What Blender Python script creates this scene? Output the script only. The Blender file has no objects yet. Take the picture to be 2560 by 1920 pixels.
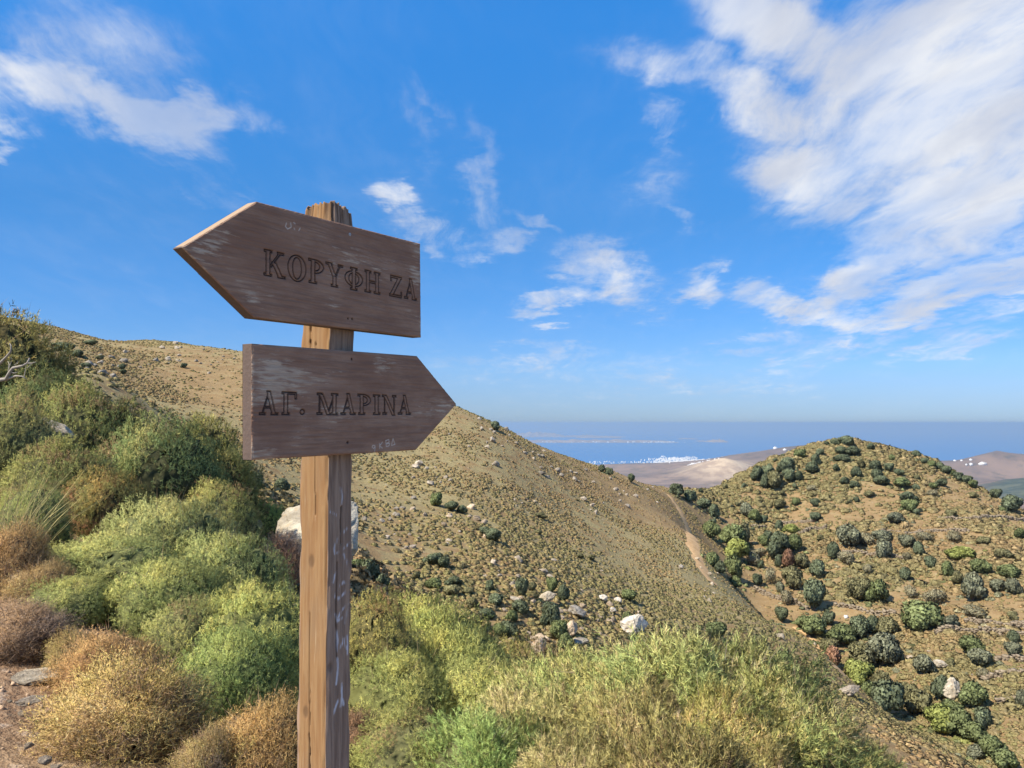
import bpy, math
import numpy as np
from mathutils import Vector, Matrix

# ================================================================ camera, sky, sun, exposure
scene = bpy.context.scene
COL = scene.collection
PITCH_UP = math.atan(98.0 / 2072.0)

cam_data = bpy.data.cameras.new("camera")
cam_data.sensor_width = 36.0
cam_data.lens = 36.0 * 2072.0 / 2560.0
cam_data.clip_start = 0.05
cam_data.clip_end = 500000.0
camera = bpy.data.objects.new("camera", cam_data)
camera.rotation_euler = (math.pi / 2 + PITCH_UP, 0.0, 0.0)
COL.objects.link(camera)
scene.camera = camera

SUN_DIR = Vector((-0.54, -0.38, 0.75)).normalized()      # towards the sun
SUN_ELEV = math.asin(SUN_DIR.z)
SUN_AZ = math.atan2(SUN_DIR.x, SUN_DIR.y)                 # clockwise from +Y
sun_data = bpy.data.lights.new("sun", 'SUN')
sun_data.energy = 4.3
sun_data.angle = math.radians(0.53)
sun_data.color = (1.0, 0.90, 0.74)
sun = bpy.data.objects.new("sun", sun_data)
sun.rotation_euler = (-SUN_DIR).to_track_quat('-Z', 'Y').to_euler()
COL.objects.link(sun)

scene.view_settings.view_transform = 'Standard'
scene.view_settings.look = 'None'
scene.view_settings.gamma = 1.0
scene.view_settings.use_curve_mapping = False
scene.view_settings.exposure = 0.80
scene.cycles.use_denoising = True
scene.cycles.max_bounces = 6
scene.cycles.diffuse_bounces = 3
scene.cycles.glossy_bounces = 2
scene.cycles.transmission_bounces = 4
scene.cycles.volume_bounces = 1
scene.cycles.transparent_max_bounces = 8
scene.cycles.caustics_reflective = False
scene.cycles.caustics_refractive = False

# ---------------------------------------------------------------- the sky: Nishita air with drifting cloud
world = bpy.data.worlds.new("World")
scene.world = world
world.use_nodes = True
world.cycles.sampling_method = 'MANUAL'
world.cycles.sample_map_resolution = 512
WT = world.node_tree
WT.nodes.clear()

class G:
    """tiny node-expression helper"""
    def __init__(self, tree): self.t = tree
    def link(self, a, b): self.t.links.new(a, b)
    def put(self, sock, v):
        if hasattr(v, 'is_output'): self.t.links.new(v, sock)
        else: sock.default_value = v
    def n(self, typ, **kw):
        nd = self.t.nodes.new(typ)
        for k, v in kw.items(): setattr(nd, k, v)
        return nd
    def m(self, op, a, b=0.0, c=None, clamp=False):
        nd = self.n('ShaderNodeMath', operation=op, use_clamp=clamp)
        self.put(nd.inputs[0], a); self.put(nd.inputs[1], b)
        if c is not None: self.put(nd.inputs[2], c)
        return nd.outputs[0]
    def vm(self, op, a, b=(0, 0, 0), scale=None):
        nd = self.n('ShaderNodeVectorMath', operation=op)
        self.put(nd.inputs[0], a); self.put(nd.inputs[1], b)
        if scale is not None: self.put(nd.inputs['Scale'], scale)
        return nd.outputs['Value'] if op in ('LENGTH', 'DOT_PRODUCT') else nd.outputs[0]
    def xyz(self, x, y, z):
        nd = self.n('ShaderNodeCombineXYZ')
        self.put(nd.inputs[0], x); self.put(nd.inputs[1], y); self.put(nd.inputs[2], z)
        return nd.outputs[0]
    def ramp(self, v, a, b, lo=0.0, hi=1.0, interp='SMOOTHSTEP'):
        nd = self.n('ShaderNodeMapRange', interpolation_type=interp, clamp=True) if interp == 'LINEAR' else self.n('ShaderNodeMapRange', interpolation_type=interp)
        self.put(nd.inputs[0], v); self.put(nd.inputs[1], a); self.put(nd.inputs[2], b); self.put(nd.inputs[3], lo); self.put(nd.inputs[4], hi)
        return nd.outputs[0]
    def noise(self, vec, scale, detail=5.0, rough=0.55, distort=0.0, color=False):
        nd = self.n('ShaderNodeTexNoise')
        if vec is not None: self.put(nd.inputs['Vector'], vec)
        nd.inputs['Scale'].default_value = scale; nd.inputs['Detail'].default_value = detail
        nd.inputs['Roughness'].default_value = rough; nd.inputs['Distortion'].default_value = distort
        return nd.outputs['Color' if color else 0]
    def mapping(self, vec, loc=(0, 0, 0), rot=(0, 0, 0), scale=(1, 1, 1), typ='POINT'):
        nd = self.n('ShaderNodeMapping', vector_type=typ)
        self.put(nd.inputs['Vector'], vec)
        nd.inputs['Location'].default_value = loc; nd.inputs['Rotation'].default_value = rot; nd.inputs['Scale'].default_value = scale
        return nd.outputs[0]
    def mix(self, f, a, b, blend='MIX'):
        nd = self.n('ShaderNodeMix', data_type='RGBA', blend_type=blend)
        self.put(nd.inputs[0], f)
        for s, v in ((nd.inputs[6], a), (nd.inputs[7], b)):
            self.put(s, (*v, 1.0) if isinstance(v, tuple) and len(v) == 3 else v)
        return nd.outputs[2]
    def attr(self, name, out='Fac', typ='GEOMETRY'):
        nd = self.n('ShaderNodeAttribute', attribute_name=name, attribute_type=typ)
        return nd.outputs[out]

def build_sky():
    g = G(WT)
    sky = g.n('ShaderNodeTexSky', sky_type='NISHITA')
    sky.sun_disc = False
    sky.sun_elevation = SUN_ELEV
    sky.sun_rotation = SUN_AZ
    sky.altitude = 600.0
    sky.air_density = 1.0
    sky.dust_density = 0.0
    sky.ozone_density = 5.0
    d = g.n('ShaderNodeTexCoord').outputs['Generated']
    sep = g.n('ShaderNodeSeparateXYZ'); g.link(d, sep.inputs[0])
    x, y, z = sep.outputs
    az = g.m('ARCTAN2', x, y)
    el = g.m('ARCSINE', z)
    # clouds drift in a layer overhead: look the noise up where the line of sight meets that layer
    h = g.m('ADD', g.m('MAXIMUM', z, 0.0), 0.16)
    lay = g.xyz(g.m('DIVIDE', x, h), g.m('DIVIDE', y, h), 0.0)
    warp = g.vm('SCALE', g.vm('SUBTRACT', g.noise(lay, 1.3, 3.0, 0.5, color=True), (0.5, 0.5, 0.5)), scale=0.35)
    layw = g.vm('ADD', lay, warp)
    n_soft = g.noise(g.mapping(layw, rot=(0, 0, 0.55), scale=(1.0, 0.42, 1.0)), 2.6, 7.0, 0.58)
    n_fine = g.noise(g.mapping(layw, loc=(4, 7, 0), rot=(0, 0, 0.35), scale=(1.0, 0.55, 1.0)), 7.5, 7.0, 0.6)
    n_wisp = g.noise(g.mapping(layw, loc=(9, 3, 0), rot=(0, 0, 0.62), scale=(1.0, 0.22, 1.0)), 15.0, 7.0, 0.66)
    n = g.m('ADD', g.m('ADD', g.m('MULTIPLY', n_soft, 0.44), g.m('MULTIPLY', n_fine, 0.30)), g.m('MULTIPLY', n_wisp, 0.26))
    ripple = g.vm('SUBTRACT', g.noise(lay, 2.2, 5.0, 0.6, color=True), (0.5, 0.5, 0.5))
    ripple2 = g.vm('SUBTRACT', g.noise(layw, 9.0, 4.0, 0.6, color=True), (0.5, 0.5, 0.5))
    ae = g.vm('ADD', g.xyz(az, el, 0.0), g.vm('ADD', g.vm('SCALE', ripple, scale=0.13), g.vm('SCALE', ripple2, scale=0.045)))
    mask = None
    for (u, v, wu, wv, tilt, s) in CLOUDS:
        a0 = math.atan((u - 1280.0) / 2072.0)
        e0 = math.atan((960.0 - v) / 2072.0 * math.cos(a0)) + PITCH_UP
        q = g.mapping(ae, loc=(a0, e0, 0), rot=(0, 0, math.radians(tilt)), scale=(wu / 2072.0, wv / 2072.0, 1), typ='TEXTURE')
        b = g.ramp(g.vm('LENGTH', q), 1.0, 0.0, 0.0, s, 'SMOOTHERSTEP')
        mask = b if mask is None else g.m('SMOOTH_MAX', mask, b, 0.18)
    # the rest of the sky carries the same kind of broken cloud
    away = g.ramp(g.m('ABSOLUTE', az), 0.60, 0.95)
    high = g.ramp(el, 0.46, 0.75)
    rest = g.m('MULTIPLY', g.m('MAXIMUM', away, high), g.ramp(g.noise(lay, 0.7, 2.0, 0.5), 0.46, 0.68, 0.0, 0.9))
    mask = g.m('MAXIMUM', mask, rest)
    dens = g.m('ADD', g.m('MULTIPLY', mask, 1.25), g.m('MULTIPLY', g.m('SUBTRACT', n, 0.5), g.ramp(mask, 0.0, 0.45, 0.0, 4.8)))
    comb = g.ramp(g.noise(g.mapping(layw, loc=(1.3, 5.1, 0), scale=(1.0, 0.30, 1.0)), 2.6, 4.0, 0.55), 0.34, 0.62, 0.58, 1.0)
    dens = g.m('MULTIPLY', g.ramp(dens, 0.06, 1.45, 0.0, 0.95), comb)
    shade = g.ramp(g.noise(g.mapping(layw, loc=(2.3, 1.1, 0), rot=(0, 0, 0.5), scale=(1.0, 0.4, 1)), 3.4, 5.0, 0.55), 0.36, 0.66)
    cloud = g.mix(shade, (0.66, 0.70, 0.80), (0.94, 0.955, 0.98))
    hs = g.n('ShaderNodeHueSaturation')
    hs.inputs['Saturation'].default_value = 1.18
    hs.inputs['Value'].default_value = 1.12
    blue = g.mix(g.ramp(el, 0.0, 0.30), (0.74, 0.93, 1.22), (0.78, 1.0, 1.16))
    g.link(g.mix(1.0, sky.outputs[0], blue, 'MULTIPLY'), hs.inputs['Color'])
    bg_sky = g.n('ShaderNodeBackground')
    f0 = g.mix(g.ramp(el, 0.0, 0.065, interp='LINEAR'), (0.36, 0.40, 0.51), (0.76, 0.62, 0.63))
    f1 = g.mix(g.ramp(el, 0.065, 0.235, interp='LINEAR'), f0, (1.10, 0.79, 0.76))
    f2 = g.mix(g.ramp(el, 0.235, 0.47, interp='LINEAR'), f1, (2.0, 1.27, 1.19))
    g.link(g.mix(1.0, hs.outputs[0], f2, 'MULTIPLY'), bg_sky.inputs[0]); bg_sky.inputs[1].default_value = 0.0885
    bg_cl = g.n('ShaderNodeBackground'); g.link(cloud, bg_cl.inputs[0]); bg_cl.inputs[1].default_value = 0.56
    ms = g.n('ShaderNodeMixShader'); g.link(dens, ms.inputs[0]); g.link(bg_sky.outputs[0], ms.inputs[1]); g.link(bg_cl.outputs[0], ms.inputs[2])
    out = g.n('ShaderNodeOutputWorld'); g.link(ms.outputs[0], out.inputs[0])

CLOUDS = [  # where each cloud stands in the sky: direction as photo column/row, half sizes, tilt, strength
    (330, 265, 340, 130, -14, 1.30), (450, 285, 210, 105, 10, 1.25), (90, 215, 280, 110, -20, 0.92), (260, 130, 480, 210, -10, 0.50), (600, 270, 110, 120, 60, 0.50),
    (-30, 330, 120, 70, 0, 0.75), (400, 400, 450, 70, -28, 0.30), (-250, 150, 420, 200, -10, 0.6), (560, 440, 140, 40, -30, 0.34),
    (990, 495, 80, 110, 70, 0.58), (1110, 590, 220, 70, -12, 0.48), (1235, 600, 130, 70, -5, 0.68), (1200, 420, 260, 60, -68, 0.46), (1190, 520, 120, 80, -60, 0.46), (1050, 330, 260, 70, -75, 0.30), (1080, 260, 200, 40, -50, 0.34), (1330, 560, 180, 36, -32, 0.36), (1720, 560, 150, 40, -35, 0.36),
    (1390, 762, 190, 60, 4, 0.72), (1520, 700, 230, 130, -25, 0.80), (1740, 722, 150, 85, -15, 0.72), (1650, 310, 150, 55, -35, 0.50),
    (1630, 180, 330, 90, -8, 0.56), (1930, 245, 430, 140, -20, 0.84), (1960, 50, 420, 170, -22, 1.05), (2350, 130, 560, 330, 20, 1.12), (2300, 340, 480, 230, 15, 1.00),
    (2060, 440, 320, 200, -10, 1.00), (2450, 490, 480, 260, 22, 1.12), (2230, 640, 480, 120, 34, 0.95), (2040, 775, 380, 90, -12, 0.95), (2400, 740, 500, 110, 14, 0.98),
    (1640, 440, 180, 130, -45, 0.36), (1820, 885, 460, 60, 4, 0.46), (2300, 870, 480, 70, 8, 0.52), (1350, 905, 560, 70, 0, 0.40), (1700, 960, 900, 70, 0, 0.34), (2850, 300, 700, 500, 20, 0.9)]
build_sky()
# ---------------------------------------------------------------- numeric helpers
F_PX = 2072.0                       # focal length in pixels of the 2560 px wide photograph
HZ = 1058.0                         # photo row of the level line of sight
PITCH = math.atan((HZ - 960.0) / F_PX)      # the camera looks slightly upwards
CP, SP = math.cos(PITCH), math.sin(PITCH)

def ray(u, v):
    xc, yc = (u - 1280.0) / F_PX, (960.0 - v) / F_PX
    return np.array([xc, CP - yc * SP, SP + yc * CP])

def at(u, v, d):
    """world point seen at photo pixel (u, v), d metres ahead of the viewer (viewer's eye = origin)"""
    r = ray(u, v)
    return r * (d / r[1])

def _hash(ix, iy, iz, seed):
    n = (ix.astype(np.int64) * 374761393 + iy.astype(np.int64) * 668265263 + iz.astype(np.int64) * 2147483647 + seed * 144269) & 0xFFFFFFFF
    n = ((n ^ (n >> 13)) * 1274126177) & 0xFFFFFFFF
    n = (n ^ (n >> 16)) & 0xFFFFFFFF
    return n.astype(np.float64) / 4294967295.0

def vnoise(x, y, z=None, seed=0):
    x = np.asarray(x, float); y = np.asarray(y, float)
    z = np.zeros_like(x) if z is None else np.asarray(z, float)
    ix, iy, iz = np.floor(x), np.floor(y), np.floor(z)
    fx, fy, fz = x - ix, y - iy, z - iz
    fx, fy, fz = [t * t * (3 - 2 * t) for t in (fx, fy, fz)]
    def H(a, b, c): return _hash(ix + a, iy + b, iz + c, seed)
    def L(a, b, t): return a + (b - a) * t
    lo = L(L(H(0, 0, 0), H(1, 0, 0), fx), L(H(0, 1, 0), H(1, 1, 0), fx), fy)
    if not np.any(fz): return lo * 2 - 1
    hi = L(L(H(0, 0, 1), H(1, 0, 1), fx), L(H(0, 1, 1), H(1, 1, 1), fx), fy)
    return L(lo, hi, fz) * 2 - 1

def fbm(x, y, z=None, seed=0, octv=4):
    s, a, k = 0.0, 0.5, 1.0
    for o in range(octv):
        s = s + a * vnoise(np.asarray(x) * k, np.asarray(y) * k, None if z is None else np.asarray(z) * k, seed + o * 17)
        a *= 0.5; k *= 2.03
    return s

def sstep(a, b, t):
    t = np.clip((t - a) / (b - a), 0, 1)
    return t * t * (3 - 2 * t)

class TPS:
    def __init__(self, P, w, lam=1e-4):
        P = np.asarray(P, float); n = len(P)
        K = self.k(P, P) + lam * np.eye(n)
        A = np.zeros((n + 3, n + 3)); A[:n, :n] = K
        A[:n, n] = 1; A[:n, n + 1:] = P; A[n, :n] = 1; A[n + 1:, :n] = P.T
        self.P, self.c = P, np.linalg.solve(A, np.concatenate([w, np.zeros(3)]))
    @staticmethod
    def k(A, B):
        d2 = (A[:, 0:1] - B[None, :, 0]) ** 2 + (A[:, 1:2] - B[None, :, 1]) ** 2
        return 0.5 * d2 * np.log(d2 + 1e-12)
    def __call__(self, Q):
        Q = np.asarray(Q, float); out = np.empty(len(Q)); n = len(self.P)
        for i in range(0, len(Q), 20000):
            q = Q[i:i + 20000]
            out[i:i + 20000] = self.k(q, self.P) @ self.c[:n] + self.c[n] + q @ self.c[n + 1:]
        return out

# ---------------------------------------------------------------- the near hills: surveyed points
SKY_L = [(-300, 740, 150), (-100, 790, 150), (60, 815, 150), (190, 838, 150), (300, 857, 155), (400, 853, 155), (500, 862, 150), (620, 885, 145),
         (760, 905, 140), (900, 940, 135), (1000, 965, 132), (1140, 1020, 130), (1240, 1067, 132), (1300, 1095, 138),
         (1400, 1136, 150), (1480, 1166, 165), (1560, 1193, 185), (1640, 1214, 205), (1720, 1227, 222)]
SKY_R = [(1800, 1230, 235), (1850, 1203, 240), (1930, 1155, 250), (2000, 1128, 258), (2060, 1110, 260), (2120, 1101, 260),
         (2180, 1113, 262), (2260, 1126, 265), (2330, 1150, 262), (2400, 1194, 255), (2450, 1225, 245), (2520, 1264, 228),
         (2620, 1310, 212), (2850, 1400, 200), (3200, 1500, 190)]
BODY = [(1000, 1100, 105), (1000, 1200, 85), (1000, 1300, 68), (1000, 1400, 55), (1000, 1490, 45),
        (1200, 1200, 95), (1200, 1350, 68), (1200, 1500, 50), (1200, 1600, 42),
        (1400, 1250, 110), (1400, 1400, 75), (1400, 1550, 52), (1400, 1630, 45),
        (1600, 1300, 128), (1600, 1450, 85), (1600, 1560, 62), (1750, 1450, 100), (1750, 1560, 72),
        (1900, 1650, 68), (2000, 1750, 58), (2100, 1850, 50),
        (1700, 1300, 160), (1790, 1390, 135), (1850, 1490, 115), (1900, 1535, 105), (1990, 1590, 95), (2060, 1640, 88),
        (2110, 1700, 80), (2200, 1790, 71), (2300, 1850, 64), (2420, 1920, 58), (2700, 2100, 46),
        (600, 1000, 105), (600, 1150, 65), (600, 1230, 45), (400, 950, 110), (450, 1050, 70), (250, 900, 110),
        (700, 1250, 40), (800, 1080, 95), (0, 900, 70), (100, 920, 70), (-250, 880, 60),
        # the gully behind the shoulder
        (1830, 1510, 148), (1960, 1585, 142), (2100, 1690, 128), (2250, 1800, 110), (2400, 1900, 97), (2600, 2020, 84),
        # the terraced flank of the conical hill
        (2120, 1250, 218), (2120, 1400, 182), (2150, 1550, 150), (2300, 1300, 203), (2300, 1450, 165), (2300, 1560, 142),
        (2350, 1700, 120), (2450, 1400, 168), (2450, 1600, 131), (2500, 1800, 105), (2570, 1500, 143), (2570, 1700, 114),
        (2570, 1900, 95), (1950, 1300, 218), (1950, 1400, 188), (1980, 1500, 163), (2050, 1560, 150), (1850, 1400, 185),
        (1780, 1290, 212), (2900, 1700, 110), (2900, 2000, 80)]
NEAR = [(0, 0.3, -1.6), (-0.5, 2.1, -1.62), (0.6, 1.5, -1.65), (-1.2, 1.2, -1.55), (1.6, 1.4, -1.9),
        (-2.8, 4.5, -1.5), (-1.5, 4.5, -1.75), (0, 4.3, -1.86), (1.3, 4.0, -1.72), (2.0, 4.2, -2.02), (0.9, 4.8, -1.85), (3.2, 4.5, -3.1), (5, 4.5, -4.2), (0.6, 3.2, -1.68),
        (-5, 8, -1.15), (-3, 8, -1.75), (-1, 8, -2.6), (1, 8, -3.5), (4, 8, -4.9), (8, 8, -6.9),
        (-9.5, 14, -0.5), (-6, 14, -1.5), (-3.8, 15, -2.75), (-1, 15, -4.4), (4, 15, -7.1), (10, 15, -10),
        (-15, 24, 0.3), (-8, 24, -2.2), (-4, 24, -4.2), (1, 24, -8.0), (8, 24, -11.5), (16, 24, -16),
        (-22, 40, 1.5), (14, 40, -16.8), (26, 36, -22), (-30, 60, 4), (40, 50, -32)]

def _theta_r(x, y):
    return np.arctan2(x, y), np.hypot(x, y)

def _q(th, r):
    return np.stack([th * 2.6, np.log(r + 1.0)], 1)

def _fit():
    pts = []
    for (u, v, d) in SKY_L + SKY_R + BODY: pts.append(at(u, v, d))
    for (u, v, d) in SKY_L + SKY_R:          # the far side falls away behind each crest
        for k, dv in ((1.22, 40), (1.6, 130), (2.1, 330)):
            pts.append(at(u, v + dv, d * k))
    for p in NEAR: pts.append(np.array(p, float))
    P = np.array(pts)
    th, r = _theta_r(P[:, 0], P[:, 1])
    return TPS(_q(th, r), P[:, 2] / (r + 1.6), 2e-4)
_TPS = _fit()
TH_MAX = 0.80

def ground_z(x, y, detail=True):
    x = np.atleast_1d(np.asarray(x, float)); y = np.atleast_1d(np.asarray(y, float))
    th, r = _theta_r(x, y)
    rc = np.clip(r, 0.2, 520.0)
    tc = np.clip(th, -TH_MAX, TH_MAX)
    g = _TPS(_q(tc, rc))
    out = np.abs(th) > TH_MAX
    if out.any():                            # behind the viewer the two sides ease into each other
        gl = _TPS(_q(np.full(out.sum(), -TH_MAX), rc[out])); gr = _TPS(_q(np.full(out.sum(), TH_MAX), rc[out]))
        w = sstep(TH_MAX, math.pi, np.abs(th[out]))
        g[out] = g[out] * (1 - w) + 0.5 * (gl + gr) * w
    z = g * (rc + 1.6)
    if detail:
        a = np.clip(r / 90.0, 0.03, 1.0)
        z = z + a * (1.1 * fbm(x / 16.0, y / 16.0, seed=5, octv=4)) * sstep(20, 60, r)
        tm = sstep(46, 60, x) * sstep(82, 96, y) * sstep(212, 185, y)      # the old terraces of the conical hill
        z = z + tm * 0.36 * np.sin(2 * math.pi * z / 2.5 + 1.5 * fbm(x / 22.0, y / 22.0, seed=71, octv=2))
        z = z + 0.10 * fbm(x / 1.6, y / 1.6, seed=9, octv=3) * sstep(1.0, 5.0, r)
    return z

def hit(u, v, dmin=3.0, dmax=430.0):
    """where the line of sight through photo pixel (u, v) meets the ground"""
    r = ray(u, v); r = r / r[1]
    d = np.geomspace(dmin, dmax, 900)
    z = ground_z(r[0] * d, d)
    below = r[2] * d < z
    if not below.any(): return None
    i = int(np.argmax(below))
    if i == 0: i = 1
    lo, hi = d[i - 1], d[i]
    for _ in range(12):
        m = 0.5 * (lo + hi)
        if r[2] * m < ground_z(r[0] * m, m)[0]: hi = m
        else: lo = m
    return r * hi
# ================================================================ building helpers
def mesh_from(name, V, F, attrs=None, mat=None, smooth=False):
    V = np.ascontiguousarray(V, dtype=np.float32); F = np.ascontiguousarray(F, dtype=np.int32)
    me = bpy.data.meshes.new(name)
    k = F.shape[1]
    me.vertices.add(len(V)); me.vertices.foreach_set("co", V.ravel())
    me.loops.add(F.size); me.loops.foreach_set("vertex_index", F.ravel())
    me.polygons.add(len(F))
    me.polygons.foreach_set("loop_start", np.arange(0, F.size, k, dtype=np.int32))
    me.polygons.foreach_set("loop_total", np.full(len(F), k, dtype=np.int32))
    if smooth: me.polygons.foreach_set("use_smooth", np.ones(len(F), dtype=bool))
    for nm, a in (attrs or {}).items():
        a = np.asarray(a, dtype=np.float32)
        if nm == 'nrm':
            me.attributes.new(nm, 'FLOAT_VECTOR', 'POINT').data.foreach_set("vector", np.ascontiguousarray(a).ravel())
        elif a.ndim == 1:
            me.attributes.new(nm, 'FLOAT', 'POINT').data.foreach_set("value", a)
        else:
            if a.shape[1] == 3: a = np.concatenate([a, np.ones((len(a), 1), np.float32)], 1)
            (me.attributes.new(nm, 'FLOAT_COLOR', 'POINT')).data.foreach_set("color", np.ascontiguousarray(a).ravel())
    me.update(calc_edges=True)
    if mat: me.materials.append(mat)
    return me

def obj(name, me, parent=None, loc=None, label=None, cat=None, group=None, kind=None):
    o = bpy.data.objects.new(name, me)
    COL.objects.link(o)
    if parent is not None: o.parent = parent
    if loc is not None: o.location = loc
    for k, v in (('label', label), ('category', cat), ('group', group), ('kind', kind)):
        if v: o[k] = v
    return o

class MB:
    """collects pieces of mesh"""
    def __init__(self): self.V, self.F, self.C, self.n = [], [], [], 0
    def add(self, V, F, C=None):
        V = np.asarray(V, float); F = np.asarray(F, int)
        self.V.append(V); self.F.append(F + self.n); self.n += len(V)
        if C is not None: self.C.append(np.broadcast_to(np.asarray(C, float), (len(V), 3)))
    def mesh(self, name, mat=None, smooth=False):
        return mesh_from(name, np.concatenate(self.V), np.concatenate(self.F), {'Col': np.concatenate(self.C)} if self.C else None, mat, smooth)

def tube(path, radii, sides=6):
    """triangles of a tapered tube along a path"""
    path = np.asarray(path, float); n = len(path)
    V, F = [], []
    for i in range(n):
        t = path[min(i + 1, n - 1)] - path[max(i - 1, 0)]; t = t / (np.linalg.norm(t) + 1e-9)
        a = np.cross(t, [0.31, 0.9, 0.22]); a /= np.linalg.norm(a); b = np.cross(t, a)
        for k in range(sides):
            c = 2 * math.pi * k / sides
            V.append(path[i] + radii[i] * (a * math.cos(c) + b * math.sin(c)))
    for i in range(n - 1):
        for k in range(sides):
            p, q = i * sides + k, i * sides + (k + 1) % sides
            F += [(p, q, q + sides), (p, q + sides, p + sides)]
    V.append(path[-1]); e = len(V) - 1
    for k in range(sides): F.append(((n - 1) * sides + k, (n - 1) * sides + (k + 1) % sides, e))
    return np.array(V), np.array(F)

def unit(v): return v / (np.linalg.norm(v, axis=-1, keepdims=True) + 1e-12)

# ================================================================ materials
def new_mat(name):
    m = bpy.data.materials.new(name); m.use_nodes = True; m.node_tree.nodes.clear()
    return m, G(m.node_tree)

def finish(g, shader):
    out = g.n('ShaderNodeOutputMaterial'); g.link(shader, out.inputs[0])

def principled(g, color, rough=0.85, spec=0.3, normal=None):
    b = g.n('ShaderNodeBsdfPrincipled')
    g.put(b.inputs['Base Color'], (*color, 1.0) if isinstance(color, tuple) else color)
    g.put(b.inputs['Roughness'], rough); b.inputs['Specular IOR Level'].default_value = spec
    if normal is not None: g.link(normal, b.inputs['Normal'])
    return b.outputs[0]

def bump(g, height, strength=0.5, dist=0.02):
    nd = g.n('ShaderNodeBump'); g.link(height, nd.inputs['Height'])
    nd.inputs['Strength'].default_value = strength; nd.inputs['Distance'].default_value = dist
    return nd.outputs[0]

def foliage_material(name, instancer=False, trans=0.22, shaped=True):
    m, g = new_mat(name)
    col = g.attr('Col', 'Color')
    if instancer: tint = g.attr('tone', 'Color', 'INSTANCER')
    else: tint = g.n('ShaderNodeObjectInfo').outputs['Color']
    c = g.mix(1.0, col, tint, 'MULTIPLY')
    d = g.n('ShaderNodeBsdfDiffuse'); g.link(c, d.inputs[0])
    if shaped:
        vt = g.n('ShaderNodeVectorTransform', vector_type='NORMAL', convert_from='OBJECT', convert_to='WORLD')
        g.link(g.attr('nrm', 'Vector'), vt.inputs[0])
        g.link(g.vm('NORMALIZE', vt.outputs[0]), d.inputs['Normal'])
    t = g.n('ShaderNodeBsdfTranslucent'); g.link(c, t.inputs[0])
    ms = g.n('ShaderNodeMixShader'); ms.inputs[0].default_value = trans
    g.link(d.outputs[0], ms.inputs[1]); g.link(t.outputs[0], ms.inputs[2])
    finish(g, ms.outputs[0])
    return m

def bark_material():
    m, g = new_mat("bark")
    tc = g.n('ShaderNodeTexCoord').outputs['Object']
    n = g.noise(g.mapping(tc, scale=(1, 1, 0.25)), 22.0, 5)
    finish(g, principled(g, g.mix(n, (0.10, 0.075, 0.055), (0.26, 0.21, 0.16)), 0.95, 0.1, bump(g, n, 0.6, 0.01)))
    return m

def deadwood_material():
    m, g = new_mat("dead_wood")
    tc = g.n('ShaderNodeTexCoord').outputs['Object']
    n = g.noise(tc, 30.0, 5)
    finish(g, principled(g, g.mix(n, (0.24, 0.21, 0.175), (0.40, 0.36, 0.31)), 0.9, 0.1, bump(g, n, 0.4, 0.005)))
    return m

def rock_material():
    m, g = new_mat("limestone")
    tc = g.n('ShaderNodeTexCoord').outputs['Object']
    oi = g.n('ShaderNodeObjectInfo')
    tc2 = g.vm('ADD', tc, g.vm('SCALE', g.xyz(oi.outputs['Random'], oi.outputs['Random'], 0.0), scale=37.0))
    a = g.noise(tc2, 2.2, 7, 0.62)
    b = g.noise(g.mapping(tc2, scale=(1, 1, 2.4)), 9.0, 6, 0.65)
    c = g.mix(g.ramp(a, 0.36, 0.66), (0.34, 0.30, 0.25), (0.62, 0.57, 0.48))
    c = g.mix(g.ramp(b, 0.52, 0.74), c, (0.22, 0.20, 0.17))
    c = g.mix(g.ramp(g.noise(tc2, 4.1, 4), 0.58, 0.72, 0.0, 0.5), c, (0.50, 0.36, 0.22))
    c = g.mix(1.0, c, oi.outputs['Color'], 'MULTIPLY')
    hgt = g.m('ADD', a, g.m('MULTIPLY', b, 0.5))
    finish(g, principled(g, c, 0.92, 0.15, bump(g, hgt, 0.9, 0.12)))
    return m

def ground_material():
    m, g = new_mat("dry_hillside")
    geo = g.n('ShaderNodeNewGeometry').outputs['Position']
    big = g.noise(geo, 0.05, 5, 0.6)
    mid = g.noise(geo, 0.45, 6, 0.62)
    fine = g.noise(geo, 3.2, 6, 0.66)
    grit = g.noise(geo, 26.0, 5, 0.7)
    soil = g.mix(g.ramp(mid, 0.34, 0.66), (0.265, 0.178, 0.084), (0.325, 0.232, 0.117))
    soil = g.mix(g.ramp(fine, 0.42, 0.70, 0.0, 0.75), soil, (0.22, 0.15, 0.085))
    dry = g.mix(g.ramp(fine, 0.35, 0.65), (0.25, 0.205, 0.100), (0.355, 0.290, 0.145))
    f = g.m('ADD', g.attr('green'), g.m('MULTIPLY', g.m('SUBTRACT', mid, 0.5), 1.5))
    c = g.mix(g.ramp(f, 0.30, 0.70), soil, dry)
    c = g.mix(g.ramp(g.noise(geo, 1.1, 6, 0.7), 0.63, 0.70, 0.0, 0.65), c, (0.52, 0.47, 0.38))
    pathc = g.mix(g.ramp(grit, 0.35, 0.65), (0.22, 0.135, 0.080), (0.38, 0.255, 0.155))
    pathc = g.mix(g.ramp(g.noise(geo, 9.0, 5, 0.6), 0.56, 0.66, 0.0, 0.6), pathc, (0.55, 0.43, 0.32))
    c = g.mix(g.attr('trodden'), c, pathc)
    h = g.m('ADD', g.m('MULTIPLY', fine, 0.7), g.m('MULTIPLY', grit, 0.12))
    finish(g, principled(g, c, 0.96, 0.08, bump(g, h, 0.9, 0.25)))
    return m

def path_material():
    m, g = new_mat("trodden_earth")
    geo = g.n('ShaderNodeNewGeometry').outputs['Position']
    n = g.noise(geo, 1.4, 6, 0.65)
    finish(g, principled(g, g.mix(g.ramp(n, 0.35, 0.65), (0.46, 0.29, 0.14), (0.56, 0.38, 0.20)), 0.95, 0.1, bump(g, n, 0.6, 0.1)))
    return m

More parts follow.
